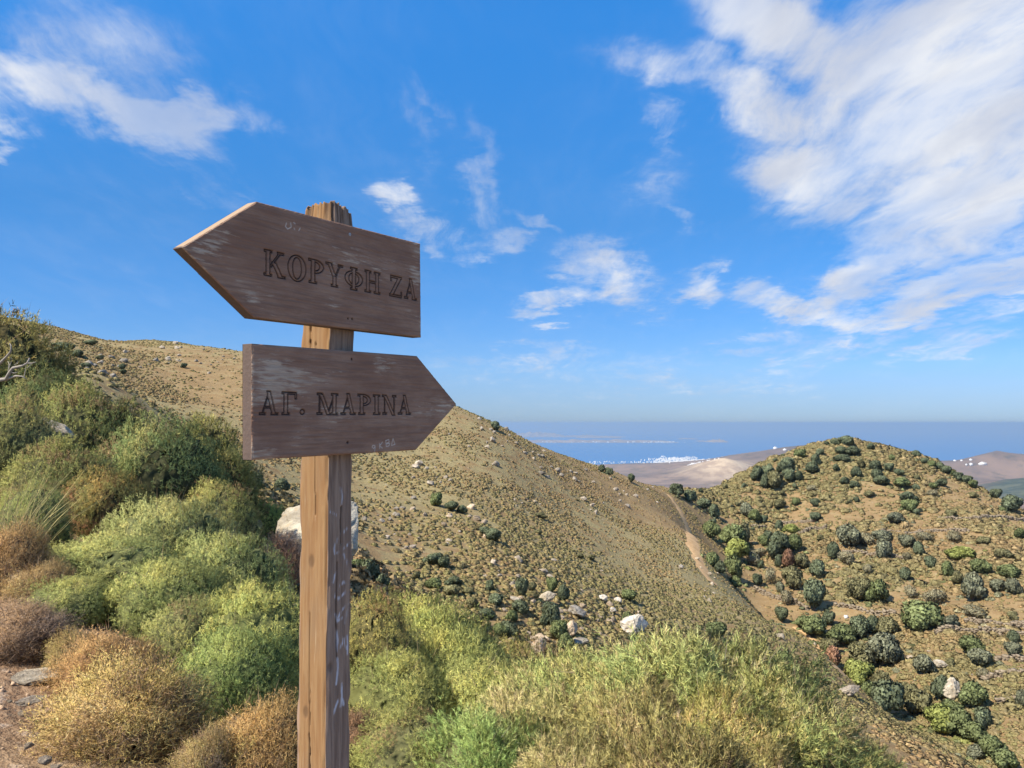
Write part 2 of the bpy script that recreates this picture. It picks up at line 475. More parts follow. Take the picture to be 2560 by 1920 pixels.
def far_land_material():
    m, g = new_mat("far_hills")
    geo = g.n('ShaderNodeNewGeometry').outputs['Position']
    a = g.noise(geo, 0.0011, 8, 0.62)
    b = g.noise(geo, 0.006, 6, 0.65)
    c = g.mix(g.ramp(a, 0.38, 0.62), (0.14, 0.095, 0.075), (0.26, 0.17, 0.12))
    c = g.mix(g.ramp(b, 0.48, 0.70, 0.0, 0.8), c, (0.075, 0.065, 0.05))
    c = g.mix(g.attr('rock'), c, g.mix(g.ramp(b, 0.4, 0.6), (0.62, 0.47, 0.30), (0.40, 0.28, 0.18)))
    c = g.mix(g.attr('wood'), c, g.mix(g.ramp(b, 0.42, 0.6), (0.035, 0.055, 0.04), (0.10, 0.11, 0.07)))
    finish(g, principled(g, c, 0.95, 0.1))
    return m

def sea_material():
    m, g = new_mat("sea_water")
    geo = g.n('ShaderNodeNewGeometry').outputs['Position']
    w = g.noise(g.mapping(geo, scale=(1.0, 0.45, 1.0)), 0.02, 6, 0.6)
    streak = g.noise(g.mapping(geo, scale=(0.00008, 0.0006, 1.0)), 1.0, 5, 0.6)
    c = g.mix(streak, (0.012, 0.15, 0.38), (0.02, 0.18, 0.45))
    finish(g, principled(g, c, 0.55, 0.25, bump(g, w, 0.6, 12.0)))
    return m

def plain_material(name, a, b, scale=0.05, rough=0.8):
    m, g = new_mat(name)
    geo = g.n('ShaderNodeNewGeometry').outputs['Position']
    finish(g, principled(g, g.mix(g.noise(geo, scale, 4), a, b), rough, 0.2))
    return m

M_LEAF = foliage_material("foliage")
M_BLADE = foliage_material("grass_blade", shaped=False)
M_SCRUB = foliage_material("cushion_foliage", True)
M_BARK = bark_material(); M_DEAD = deadwood_material(); M_ROCK = rock_material(); M_GROUND = ground_material()
M_PATH = path_material(); M_FAR = far_land_material(); M_SEA = sea_material()
M_WHITE = plain_material("limewash", (0.78, 0.77, 0.74), (0.86, 0.85, 0.82))
M_HULL = plain_material("ship_paint", (0.75, 0.77, 0.80), (0.85, 0.86, 0.88))
M_FUNNEL = plain_material("funnel_paint", (0.10, 0.16, 0.35), (0.14, 0.20, 0.40))

# ================================================================ the ground: one sheet from underfoot to behind the hills
def build_ground():
    ang = np.concatenate([np.linspace(-0.74, 0.74, 520), np.linspace(0.74, 2 * math.pi - 0.74, 72)[1:-1]])
    rad = np.concatenate([np.geomspace(0.5, 30, 120), np.linspace(30, 300, 470)[1:], np.geomspace(300, 520, 30)[1:]])
    A, R = np.meshgrid(ang, rad)
    X = (R * np.sin(A)).ravel(); Y = (R * np.cos(A)).ravel()
    Z = ground_z(X, Y)
    na, nr = len(ang), len(rad)
    X = np.append(X, 0.0); Y = np.append(Y, 0.0); Z = np.append(Z, Z[:na].mean())
    i = np.arange(nr - 1)[:, None] * na; j = np.arange(na)[None, :]; j2 = (j + 1) % na
    F = np.stack([i + j, i + na + j, i + na + j2, i + j2], -1).reshape(-1, 4)
    th, r = _theta_r(X, Y)
    green = 0.52 + 0.55 * fbm(X / 34.0, Y / 34.0, seed=21, octv=4)
    right = sstep(38, 62, X + 0.05 * (Y - 120)) * sstep(80, 110, Y)
    green -= 0.34 * right
    green -= 0.45 * np.exp(-(((X - 36) / 16) ** 2 + ((Y - 170) / 38) ** 2))      # bare ochre shoulder
    green -= 0.22 * np.exp(-(((X + 38) / 22) ** 2 + ((Y - 118) / 26) ** 2))      # ochre patch under the crest
    green += 0.22 * sstep(10, -20, X) * sstep(60, 90, Y)
    green = np.clip(green, 0, 1)
    trod = sstep(0.0, 1.0, 1.2 - np.abs(X + 2.9 + 0.12 * (Y - 4)) / 1.5 + 0.3 * fbm(X, Y, seed=3)) * sstep(16, 9, r)
    trod = np.maximum(trod, sstep(3.2, 1.6, r))
    me = mesh_from("ground", np.stack([X, Y, Z], 1), F, {'green': green, 'trodden': trod}, M_GROUND, True)
    # close the middle
    o = obj("ground", me, kind='structure')
    return float(Z.max())
HAZE_TOP = build_ground() + 7.0
print('haze top', HAZE_TOP)

PATHS = []
def ribbon_path(name, pix, width, lift):
    pts = [p for p in (hit(u, v) for u, v in pix) if p is not None]
    pts = np.array(pts)[:, :2]
    seg = np.concatenate([[0], np.cumsum(np.linalg.norm(np.diff(pts, axis=0), axis=1))])
    s = np.arange(0, seg[-1], 0.6)
    x = np.interp(s, seg, pts[:, 0]); y = np.interp(s, seg, pts[:, 1])
    for _ in range(6):
        x[1:-1] = (x[:-2] + 2 * x[1:-1] + x[2:]) / 4; y[1:-1] = (y[:-2] + 2 * y[1:-1] + y[2:]) / 4
    PATHS.append(np.stack([x, y], 1)[::3])
    t = unit(np.stack([np.gradient(x), np.gradient(y)], 1)); nrm = np.stack([-t[:, 1], t[:, 0]], 1)
    rows = []
    for k, w in enumerate((-1, -0.4, 0.4, 1)):
        ww = w * width * 0.5 * (1 + 0.5 * vnoise(s * 0.5, np.full_like(s, k * 7.7), seed=4))
        px, py = x + nrm[:, 0] * ww, y + nrm[:, 1] * ww
        rows.append(np.stack([px, py, ground_z(px, py) + (lift if abs(w) < 0.9 else lift * 0.2)], 1))
    V = np.stack(rows, 1).reshape(-1, 3); n = len(s)
    F = [(i * 4 + k, i * 4 + k + 1, (i + 1) * 4 + k + 1, (i + 1) * 4 + k) for i in range(n - 1) for k in range(3)]
    return obj(name, mesh_from(name, V, F, None, M_PATH, True), kind='structure')
ribbon_path("footpath", [(1672, 1238), (1700, 1275), (1722, 1325), (1733, 1375), (1757, 1425), (1785, 1462)], 1.5, 0.10)
ribbon_path("footpath", [(1985, 1568), (2018, 1585), (2052, 1618), (2078, 1645), (2096, 1680)], 1.3, 0.10)

# ================================================================ far land, islands, sea
def build_far():
    K = [  # u, v, km
        (1480, 1178, 9.3), (1500, 1213, 7.2), (1400, 1190, 8.6), (1600, 1185, 9.0), (1560, 1160, 10.8), (1680, 1158, 11.0),
        (1640, 1205, 7.8), (1680, 1196, 8.0), (1740, 1176, 8.1), (1795, 1156, 8.2), (1830, 1154, 8.2), (1870, 1172, 8.2), (1900, 1200, 8.0),
        (1700, 1222, 7.0), (1760, 1232, 6.6), (1850, 1235, 6.6),
        (1760, 1147, 11.8), (1830, 1135, 11.8), (1900, 1126, 11.8), (1960, 1116, 11.8), (2030, 1108, 11.8), (2150, 1120, 11.5),
        (2330, 1152, 9.5), (2390, 1149, 9.2), (2440, 1136, 9.2), (2490, 1124, 9.3), (2520, 1130, 9.3), (2600, 1136, 9.3), (2750, 1115, 9.5),
        (2420, 1178, 8.0), (2520, 1172, 8.0), (2600, 1165, 8.0), (2380, 1200, 7.2), (2440, 1210, 6.6),
        (2450, 1222, 5.2), (2500, 1198, 5.2), (2560, 1192, 5.2), (2640, 1185, 5.2), (2480, 1260, 4.2), (2560, 1270, 4.0), (2700, 1260, 4.0)]
    P = [at(u, v, d * 1000.0) for u, v, d in K]
    for (u, v, d) in K[20:30]: P.append(at(u, v + 45, d * 1000 * 1.16))
    for (x, y, z) in [(0, 0.5, -260), (600, 600, -260), (-800, 600, -260), (1500, 800, -330), (0, 3000, -520), (1500, 3000, -520), (-3000, 3000, -540), (0, 5500, -575),
                      (-2500, 6000, -570), (-2500, 9500, -592), (-6000, 8000, -585), (2500, 13800, -640), (0, 13000, -660), (-4000, 11000, -660), (6000, 13500, -600),
                      (9000, 12500, -480), (10000, 6000, -380), (6000, 2500, -420), (2600, 3000, -520), (1200, 12700, -650)]:
        P.append(np.array([x, y, z], float))
    P = np.array(P)
    tp = TPS(P[:, :2] / 3000.0, P[:, 2] / 100.0, 1e-4)
    X, Y = np.meshgrid(np.linspace(-7000, 11000, 300), np.linspace(300, 14800, 300))
    Xf, Yf = X.ravel(), Y.ravel()
    Z = tp(np.stack([Xf, Yf], 1) / 3000.0) * 100.0
    rough = np.clip((Z + 600) / 150.0, 0.04, 1.0)
    rid = 1 - np.abs(fbm(Xf / 1100.0, Yf / 1100.0, seed=33, octv=5)) * 2.2
    Z = Z + rough * (34 * (rid - 0.55) + 14 * fbm(Xf / 260.0, Yf / 260.0, seed=35, octv=3))
    lim_u = [900, 1700, 1760, 1830, 1900, 1960, 2030, 2150, 2250, 2330, 2390, 2440, 2490, 2520, 2600, 2750, 3300]
    lim_v = [1152, 1152, 1148, 1136, 1127, 1117, 1110, 1114, 1134, 1152, 1150, 1138, 1126, 1132, 1138, 1120, 1112]
    uu = np.clip(1280 + 2072 * Xf / Yf, 900, 3300)
    top = (HZ - np.interp(uu, lim_u, lim_v)) / 2072.0 * Yf            # no summit stands above the surveyed skyline
    top = top - np.clip(top + 600, 0, 60) * 0.35 * np.abs(fbm(Xf / 500.0, Yf / 500.0, seed=51, octv=4))
    over = Z - top; Z = np.where(over > -25, top - 25 * np.exp(-np.clip(over + 25, 0, 400) / 25.0), Z)
    gx, gy = at(1810, 1160, 8200)[:2]
    rock = np.clip(1.3 * np.exp(-(((Xf - gx) / 420) ** 2 + ((Yf - gy) / 700) ** 2)) + 0.5 * fbm(Xf / 200.0, Yf / 200.0, seed=8), 0, 1) * np.exp(-(((Xf - gx) / 700) ** 2 + ((Yf - gy) / 1100) ** 2))
    wood = sstep(0.3, 0.8, np.exp(-(((Xf - 3300) / 900) ** 2 + ((Yf - 4600) / 900) ** 2)) * 1.25 + 0.5 * fbm(Xf / 300.0, Yf / 300.0, seed=12))
    n = 300
    i = np.arange(n - 1)[:, None] * n; j = np.arange(n - 1)[None, :]
    F = np.stack([i + j, i + j + 1, i + n + j + 1, i + n + j], -1).reshape(-1, 4)
    obj("far_hills", mesh_from("far_hills", np.stack([Xf, Yf, Z], 1), F, {'rock': rock, 'wood': wood}, M_FAR, True), kind='structure')
    def far_z(x, y):
        k = int(np.argmin((Xf - x) ** 2 + (Yf - y) ** 2)); return float(Z[k])
    return far_z
far_z = build_far()
SEA_Z = -600.0

def build_sea():
    n = 256; rad = np.array([0.0, 2000, 6000, 12000, 20000, 35000, 60000, 90000, 120000])
    V = [(0, 0, SEA_Z)]; F = []
    for r in rad[1:]:
        for k in range(n): V.append((r * math.sin(2 * math.pi * k / n), r * math.cos(2 * math.pi * k / n), SEA_Z))
    for k in range(n): F.append((0, 1 + (k + 1) % n, 1 + k, 0))
    F4 = [(1 + (m - 1) * n + k, 1 + (m - 1) * n + (k + 1) % n, 1 + m * n + (k + 1) % n, 1 + m * n + k) for m in range(1, len(rad) - 1) for k in range(n)]
    T = [(0, 1 + k, 1 + (k + 1) % n) for k in range(n)]
    for a, b, c, d in F4: T += [(a, c, b), (a, d, c)]
    T = [(a, c, b) for a, b, c in T]
    obj("sea", mesh_from("sea", V, T, None, M_SEA), kind='structure')
build_sea()

def island(pix_u, v, half_px, height_px, km, seed):
    c = at(pix_u, v, km * 1000.0); c[2] = SEA_Z
    d = 600.0 / (-(at(pix_u, v, 1.0)[2])) if at(pix_u, v, 1.0)[2] < 0 else km * 1000
    c = at(pix_u, v, d); L = half_px / 2072.0 * d; Hh = height_px / 2072.0 * d
    nx, ny = 60, 16
    gx, gy = np.meshgrid(np.linspace(-1, 1, nx), np.linspace(-1, 1, ny))
    prof = np.clip(1 - gx ** 2, 0, 1) ** 0.6 * np.clip(1 - gy ** 2, 0, 1)
    z = Hh * prof * (0.55 + 0.9 * np.abs(fbm(gx * 3.5 + seed, gy * 2 + seed, seed=seed, octv=4))) * 1.15 - 4.0
    V = np.stack([c[0] + gx * L, c[1] + (gy + 1) * max(L * 0.35, 500), SEA_Z + z], -1).reshape(-1, 3)
    F = [(a * nx + b, a * nx + b + 1, (a + 1) * nx + b + 1, (a + 1) * nx + b) for a in range(ny - 1) for b in range(nx - 1)]
    z0 = np.zeros(len(V))
    obj("island", mesh_from("island", V, F, {'rock': z0 + 0.45, 'wood': z0}, M_FAR, True), kind='structure')
    return c, L
for a in [(1500, 1107, 205, 7, 24, 3), (1340, 1106, 120, 6, 24, 14), (1345, 1092, 70, 13, 29, 5), (1500, 1095, 60, 6, 28, 6), (1440, 1093, 130, 5, 29, 7), (1725, 1098, 24, 2.5, 26, 8), (1762, 1104, 13, 2, 25, 9), (1802, 1106, 25, 7, 24, 10), (1150, 1100, 160, 16, 26, 11)]:
    island(*a)

def box_tris(x0, x1, y0, y1, z0, z1):
    V = np.array([(x, y, z) for z in (z0, z1) for y in (y0, y1) for x in (x0, x1)], float)
    F = np.array([(0, 2, 1), (1, 2, 3), (4, 5, 6), (5, 7, 6), (0, 1, 4), (1, 5, 4), (2, 6, 3), (3, 6, 7), (0, 4, 2), (2, 4, 6), (1, 3, 5), (3, 7, 5)])
    return V, F

def build_town():
    rng = np.random.default_rng(77)
    mb = MB(); c0 = np.array([0.0, 0.0])
    def house(u, v, d, s):
        p = at(u, v, d)
        z = max(far_z(p[0], p[1]), SEA_Z + 3)
        w, l, h = s * rng.uniform(0.7, 1.4), s * rng.uniform(0.7, 1.4), s * rng.uniform(0.5, 0.9)
        V, F = box_tris(-w / 2, w / 2, -l / 2, l / 2, -10, h)
        V2, F2 = box_tris(-w / 4, w / 3, -l / 4, l / 3, h, h + s * 0.35)
        mb.add(V + [p[0], p[1], z], F); mb.add(V2 + [p[0], p[1], z], F2)
    for _ in range(620):      # the dense old town above the harbour
        u = rng.normal(1688, 32); t = abs(rng.normal(0, 1))
        v = 1143 + t * 9 + abs(u - 1690) * 0.05 - (4 if 1715 < u < 1745 else 0)
        house(u, v, 600.0 / max(0.02, (v - HZ) / 2072.0) * rng.uniform(0.965, 0.998), rng.uniform(8, 17))
    for _ in range(70):      # its outskirts along the shore
        u = rng.uniform(1470, 1640); v = 1153 + abs(rng.normal(0, 3.0))
        house(u, v, 600.0 / ((v - HZ) / 2072.0) * 0.985, rng.uniform(6, 14))
    for (u, v, n, s) in [(1735, 1172, 22, 15), (1760, 1177, 14, 14), (1795, 1171, 12, 14)]:
        for _ in range(n): house(u + rng.normal(0, 9), v + rng.normal(0, 2), rng.uniform(8900, 9400), s)
    obj("distant_town", mb.mesh("distant_town", M_WHITE), kind='stuff', label="white harbour town spread along the far shore", cat="town")
    mb2 = MB()
    for _ in range(70):
        u = rng.uniform(1310, 1690) if rng.random() < 0.7 else rng.normal(1640, 25); p = at(u, 1104.5 + rng.normal(0, 1.0), 24200)
        V, F = box_tris(-20, 20, -20, 20, -30, 26); mb2.add(V * rng.uniform(0.3, 0.9) + [p[0], p[1] + 200, SEA_Z + 30 + rng.uniform(0, 30)], F)
    obj("island_town", mb2.mesh("island_town", M_WHITE), kind='stuff', label="white specks of houses on the far island", cat="town")
    # single farmhouses that can be told apart
    spots = [(2387, 1153, 24, "white farmhouse highest at the left on the far right mountain"), (2404, 1155, 20, "small white farmhouse just right of the highest left one"),
             (2427, 1153, 24, "white farmhouse near the middle of the far right mountain"), (2428, 1167, 28, "bright white farmhouse lowest in the middle of the far right mountain"),
             (2452, 1163, 24, "white farmhouse above the long low white building"), (2458, 1168, 36, "long low white building on the far right mountain"),
             (2416, 1168, 16, "tiny white hut left of the bright farmhouse"), (1938, 1124, 40, "white chapel left on the pink ridge behind the hill"),
             (1962, 1128, 34, "white house on the pink ridge close to the conical hill")]
    for k, (u, v, s, lab) in enumerate(spots):
        d = 8700 if u > 2200 else 11300
        # stand on the slope where the line of sight meets it
        r = ray(u, v); r = r / r[1]
        for dd in np.linspace(5800, 12600, 120):
            if r[2] * dd < far_z(r[0] * dd, dd): d = dd; break
        p = r * d; z = far_z(p[0], p[1])
        m = MB(); lw = s * (1.7 if 'long' in lab else 1.0)
        m.add(*box_tris(-lw / 2, lw / 2, -s * 0.3, s * 0.3, -12, s * 0.42)); m.add(*box_tris(-lw * 0.3, lw * 0.2, -s * 0.22, s * 0.22, s * 0.42, s * 0.62))
        o = obj("farmhouse", m.mesh("farmhouse", M_WHITE), loc=(p[0], p[1], z), label=lab, cat="house", group="white houses on the far hills")
build_town()

def build_ferry():
    d = 600.0 / ((1142 - HZ) / 2072.0) * 1.0
    p = at(1658, 1142, d)
    root = obj("ferry", None, loc=(p[0], p[1], SEA_Z), label="white ferry at sea just off the harbour town", cat="ship")
    L, B = 85.0, 15.0
    ys = [(-L / 2, 0.80), (-L / 4, 1), (0, 1), (L / 4, 0.95), (L * 0.42, 0.55), (L / 2, 0.04)]
    V, F = [], []
    for x, w in ys:
        for zz, k in ((-2, 0.75), (9, 1.0)):
            V += [(x, -B / 2 * w * k, zz), (x, B / 2 * w * k, zz)]
    for i in range(len(ys) - 1):
        a, b = i * 4, (i + 1) * 4
        for q in ((a, b, b + 2, a + 2), (a + 1, a + 3, b + 3, b + 1), (a + 2, b + 2, b + 3, a + 3)): F += [(q[0], q[1], q[2]), (q[0], q[2], q[3])]
    F += [(0, 2, 3), (0, 3, 1)]
    obj("hull", mesh_from("hull", V, F, None, M_HULL), root)
    m = MB(); m.add(*box_tris(-36, 24, -6.6, 6.6, 9, 15)); m.add(*box_tris(-30, 20, -6, 6, 15.02, 20)); m.add(*box_tris(8, 18, -6.8, 6.8, 20.02, 24))
    obj("superstructure", m.mesh("superstructure", M_HULL), root)
    m = MB(); m.add(*box_tris(-22, -14, -2.5, 2.5, 20.05, 29)); obj("funnel", m.mesh("funnel", M_FUNNEL), root)
build_ferry()

# ================================================================ the air: even haze from the sea up to just above the ground's highest point
def build_haze():
    V, F = box_tris(-130000, 130000, -130000, 130000, SEA_Z - 2.0, HAZE_TOP)
    m, g = new_mat("sea_haze")
    v = g.n('ShaderNodeVolumePrincipled')
    v.inputs['Color'].default_value = (0.46, 0.60, 0.705, 1.0)
    v.inputs['Density'].default_value = HAZE_DENSITY
    v.inputs['Anisotropy'].default_value = 0.2
    out = g.n('ShaderNodeOutputMaterial'); g.link(v.outputs[0], out.inputs['Volume'])
    obj("haze", mesh_from("haze", V, F, None, m), kind='stuff')
HAZE_DENSITY = 5.2e-5
build_haze()
# ================================================================ the wooden signpost
ALPHA = math.radians(31.0)
BD = np.array([math.sin(ALPHA), math.cos(ALPHA), 0.0])       # along the boards, away to the right
ND = np.array([math.cos(ALPHA), -math.sin(ALPHA), 0.0])      # out of the boards' faces
CORNER = at(823, 1000, 2.10); CORNER[2] = 0.0                 # the post's near edge
POST_A, POST_B = 0.101, 0.0915                                # face widths (across ND, along BD)
BOARD_T = 0.033

def board_s(u, v):
    """distance along the board of the point of its face seen at a photo pixel"""
    r = ray(u, v + 8.0); P0 = CORNER + ND * BOARD_T - BD * 0.006
    t = (P0 @ ND) / (r @ ND)
    X = r * t
    return float((X - P0) @ BD), float(X[2])

def seg_dist(S, Z, pts):
    d = np.full(S.shape, 9.0)
    for (a, b), (c, e) in zip(pts[:-1], pts[1:]):
        vx, vz = c - a, e - b; L2 = vx * vx + vz * vz + 1e-12
        t = np.clip(((S - a) * vx + (Z - b) * vz) / L2, 0, 1)
        d = np.minimum(d, np.hypot(S - a - t * vx, Z - b - t * vz))
    return d

# serif letters as unions of simple shapes in a unit-high box: ('q', 4 corners) or ('e', cx, cy, rx, ry, inner rx, inner ry, clip x)
def Rq(x0, y0, x1, y1): return ('q', [(x0, y0), (x1, y0), (x1, y1), (x0, y1)])
def Dq(xb, yb, xt, yt, w): return ('q', [(xb, yb), (xb + w, yb), (xt + w, yt), (xt, yt)])
def serifs(*xs, w=0.36):
    o = []
    for x, y in xs: o.append(Rq(x - w / 2, y, x + w / 2, y + 0.075))
    return o
GLYPH = {
    'K': (1.02, [Rq(.10, 0, .28, 1), *serifs((.19, 0), (.19, .925)), Dq(.26, .36, .70, .96, .09), *serifs((.78, .925), w=.30), Dq(.70, 0, .36, .56, .20), *serifs((.84, 0), w=.36)]),
    'O': (0.90, [('e', .45, .5, .45, .53, .22, .44, None)]),
    'P': (0.72, [Rq(.10, 0, .28, 1), *serifs((.19, 0), (.15, .925)), ('e', .27, .72, .43, .28, .24, .19, .27)]),
    'Y': (0.92, [Dq(.36, .42, .06, 1, .19), Dq(.47, .42, .74, 1, .07), Rq(.37, 0, .55, .46), *serifs((.46, 0), (.15, .925)), *serifs((.79, .925), w=.26)]),
    'F': (0.94, [('e', .47, .5, .47, .34, .27, .26, None), Rq(.38, 0, .56, 1), *serifs((.47, 0), (.47, .925))]),
    'H': (0.96, [Rq(.10, 0, .28, 1), Rq(.66, 0, .84, 1), Rq(.2, .46, .75, .54), *serifs((.19, 0), (.19, .925), (.75, 0), (.75, .925))]),
    'Z': (0.80, [Rq(.06, .91, .78, 1), Rq(.0, 0, .80, .09), Dq(.02, .06, .56, .95, .20), Rq(.06, .74, .12, 1), Rq(.74, 0, .80, .27)]),
    'A': (0.92, [Dq(.12, .03, .42, .93, .06), Dq(.62, .03, .36, 1.02, .17), Rq(.24, .29, .66, .36), *serifs((.15, 0), w=.28), *serifs((.74, 0), w=.34)]),
    'G': (0.74, [Rq(.12, 0, .30, 1), *serifs((.21, 0)), Rq(.02, .925, .74, 1), Rq(.66, .72, .74, 1)]),
    'M': (1.08, [Rq(.10, 0, .16, .96), Dq(.50, 0, .12, .96, .17), Dq(.52, 0, .86, .96, .06), Rq(.80, 0, .98, 1), *serifs((.13, 0), w=.26), *serifs((.13, .925), w=.24), *serifs((.89, 0), (.90, .925), w=.34)]),
    'I': (0.40, [Rq(.11, 0, .29, 1), *serifs((.20, 0), (.20, .925))]),
    'N': (0.96, [Rq(.12, 0, .18, .96), Dq(.70, -.04, .10, .98, .19), Rq(.80, 0, .86, .98), *serifs((.15, 0), (.12, .925), w=.28), *serifs((.83, .925), w=.28)]),
    '.': (1.0, [('e', .5, .5, .46, .46, .0, .0, None)]),
}

def glyph_sdf(ch, X, Y):
    d = np.full(X.shape, 9.0)
    for sh in GLYPH[ch][1]:
        if sh[0] == 'q':
            q = sh[1]; e = np.full(X.shape, -9.0)
            for (a, b), (c, f) in zip(q, q[1:] + q[:1]):
                L = math.hypot(c - a, f - b) + 1e-9
                e = np.maximum(e, ((X - a) * (f - b) - (Y - b) * (c - a)) / L)
        else:
            _, cx, cy, rx, ry, ix, iy, clip = sh
            def el(a, b):
                p, q = (X - cx) / a, (Y - cy) / b; r = np.sqrt(p * p + q * q) + 1e-9
                return (r - 1) * r / (np.sqrt((p / a) ** 2 + (q / b) ** 2) + 1e-9)
            e = el(rx, ry)
            if ix > 0: e = np.maximum(e, -el(ix, iy))
            if clip is not None: e = np.maximum(e, clip - X)
        d = np.minimum(d, e)
    return d

def carve(S, Z, text):
    """depth 0..1 of the carved outline of the text; text = [(letter, s0, s1, z_base, height)]"""
    G_ = np.zeros(S.shape)
    for ch, s0, s1, zb, h in text:
        m = (S > s0 - .02) & (S < s1 + .02) & (Z > zb - .02) & (Z < zb + h + .02)
        w = GLYPH[ch][0]
        X = (S[m] - s0) / (s1 - s0) * w; Y = (Z[m] - zb) / h
        sd = glyph_sdf(ch, X, Y) * h
        G_[m] = np.maximum(G_[m], 1 - sstep(0.0006, 0.0022, np.abs(sd)))
    return G_

def wood_board_material():
    m, g = new_mat("stained_board")
    tc = g.n('ShaderNodeTexCoord').outputs['Object']
    grain = g.noise(g.mapping(tc, scale=(5.0, 85.0, 85.0)), 1.6, 7, 0.66, 0.3)
    streak = g.noise(g.mapping(tc, loc=(1.7, 0, 0), scale=(16.0, 130.0, 130.0)), 1.0, 6, 0.68)
    blot = g.noise(g.mapping(tc, scale=(5.0, 11.0, 11.0)), 1.0, 6, 0.6)
    stain = g.mix(g.ramp(blot, 0.36, 0.64), (0.275, 0.155, 0.100), (0.365, 0.230, 0.155))
    stain = g.mix(g.ramp(grain, 0.42, 0.64, 0.0, 0.55), stain, (0.19, 0.112, 0.080))
    bare = g.mix(g.ramp(grain, 0.32, 0.66), (0.40, 0.30, 0.215), (0.62, 0.51, 0.385))
    w = g.m('ADD', g.attr('wear'), g.m('ADD', g.m('MULTIPLY', g.m('SUBTRACT', streak, 0.5), 1.5), g.m('MULTIPLY', g.m('SUBTRACT', blot, 0.5), 1.4)))
    c = g.mix(g.ramp(w, 0.54, 0.84, 0.0, 0.85), stain, bare)
    c = g.mix(g.attr('carved'), c, (0.050, 0.032, 0.028))
    c = g.mix(g.attr('scratch'), c, (0.62, 0.52, 0.43))
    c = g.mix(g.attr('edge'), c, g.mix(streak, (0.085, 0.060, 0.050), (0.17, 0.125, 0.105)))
    c = g.mix(g.attr('tan_edge'), c, (0.42, 0.30, 0.19))  # tan tone along the upper board's upper left edge
    hgt = g.m('ADD', grain, g.m('MULTIPLY', streak, 0.7))
    finish(g, principled(g, c, 0.82, 0.25, bump(g, hgt, 0.8, 0.0022)))
    return m

def post_material():
    m, g = new_mat("weathered_post")
    tc = g.n('ShaderNodeTexCoord').outputs['Object']
    grain = g.noise(g.mapping(tc, scale=(75.0, 75.0, 5.0)), 1.0, 7, 0.66, 0.8)
    fine = g.noise(g.mapping(tc, scale=(190.0, 190.0, 7.0)), 1.0, 5, 0.6)
    blot = g.noise(g.mapping(tc, scale=(9.0, 9.0, 3.0)), 1.0, 5, 0.55)
    warm = g.mix(g.ramp(grain, 0.30, 0.70), (0.245, 0.130, 0.055), (0.325, 0.20, 0.094))
    warm = g.mix(g.ramp(blot, 0.48, 0.72, 0.0, 0.65), warm, (0.25, 0.17, 0.10))
    warm = g.mix(g.ramp(fine, 0.60, 0.76, 0.0, 0.8), warm, (0.44, 0.325, 0.20))
    warm = g.mix(g.ramp(fine, 0.40, 0.26, 0.0, 0.6), warm, (0.19, 0.115, 0.062))
    grey = g.mix(g.ramp(grain, 0.30, 0.70), (0.205, 0.138, 0.098), (0.385, 0.275, 0.195))
    grey = g.mix(g.ramp(fine, 0.62, 0.78, 0.0, 0.7), grey, (0.48, 0.39, 0.31))
    c = g.mix(g.attr('grey'), warm, grey)
    ch = g.m('MULTIPLY', g.attr('chalk'), g.ramp(g.m('ADD', fine, g.m('MULTIPLY', blot, 0.6)), 0.74, 0.90))
    c = g.mix(ch, c, (0.62, 0.62, 0.64))
    c = g.mix(g.attr('crack'), c, (0.045, 0.028, 0.020))
    hgt = g.m('ADD', grain, g.m('MULTIPLY', fine, 0.6))
    finish(g, principled(g, c, 0.88, 0.2, bump(g, hgt, 0.55, 0.0025)))
    return m

def screw_material():
    m, g = new_mat("old_screw")
    tc = g.n('ShaderNodeTexCoord').outputs['Object']
    b = g.n('ShaderNodeBsdfPrincipled'); b.inputs['Metallic'].default_value = 0.8; b.inputs['Roughness'].default_value = 0.55
    g.link(g.mix(g.noise(tc, 300.0, 3), (0.30, 0.27, 0.24), (0.55, 0.52, 0.48)), b.inputs['Base Color'])
    finish(g, b.outputs[0])
    return m
M_BOARD, M_POST, M_SCREW = wood_board_material(), post_material(), screw_material()

POST_TOP, POST_FOOT = 0.565, -1.85
SIGN_FOOT = CORNER - ND * POST_A / 2 + BD * POST_B / 2 + np.array([0, 0, -1.66])
signpost = obj("wooden_signpost", None, loc=SIGN_FOOT + np.array([0, 0, 0.008]), label="wooden trail signpost with two brown arrow boards pointing opposite ways", cat="signpost")

def to_local(P): return P - SIGN_FOOT

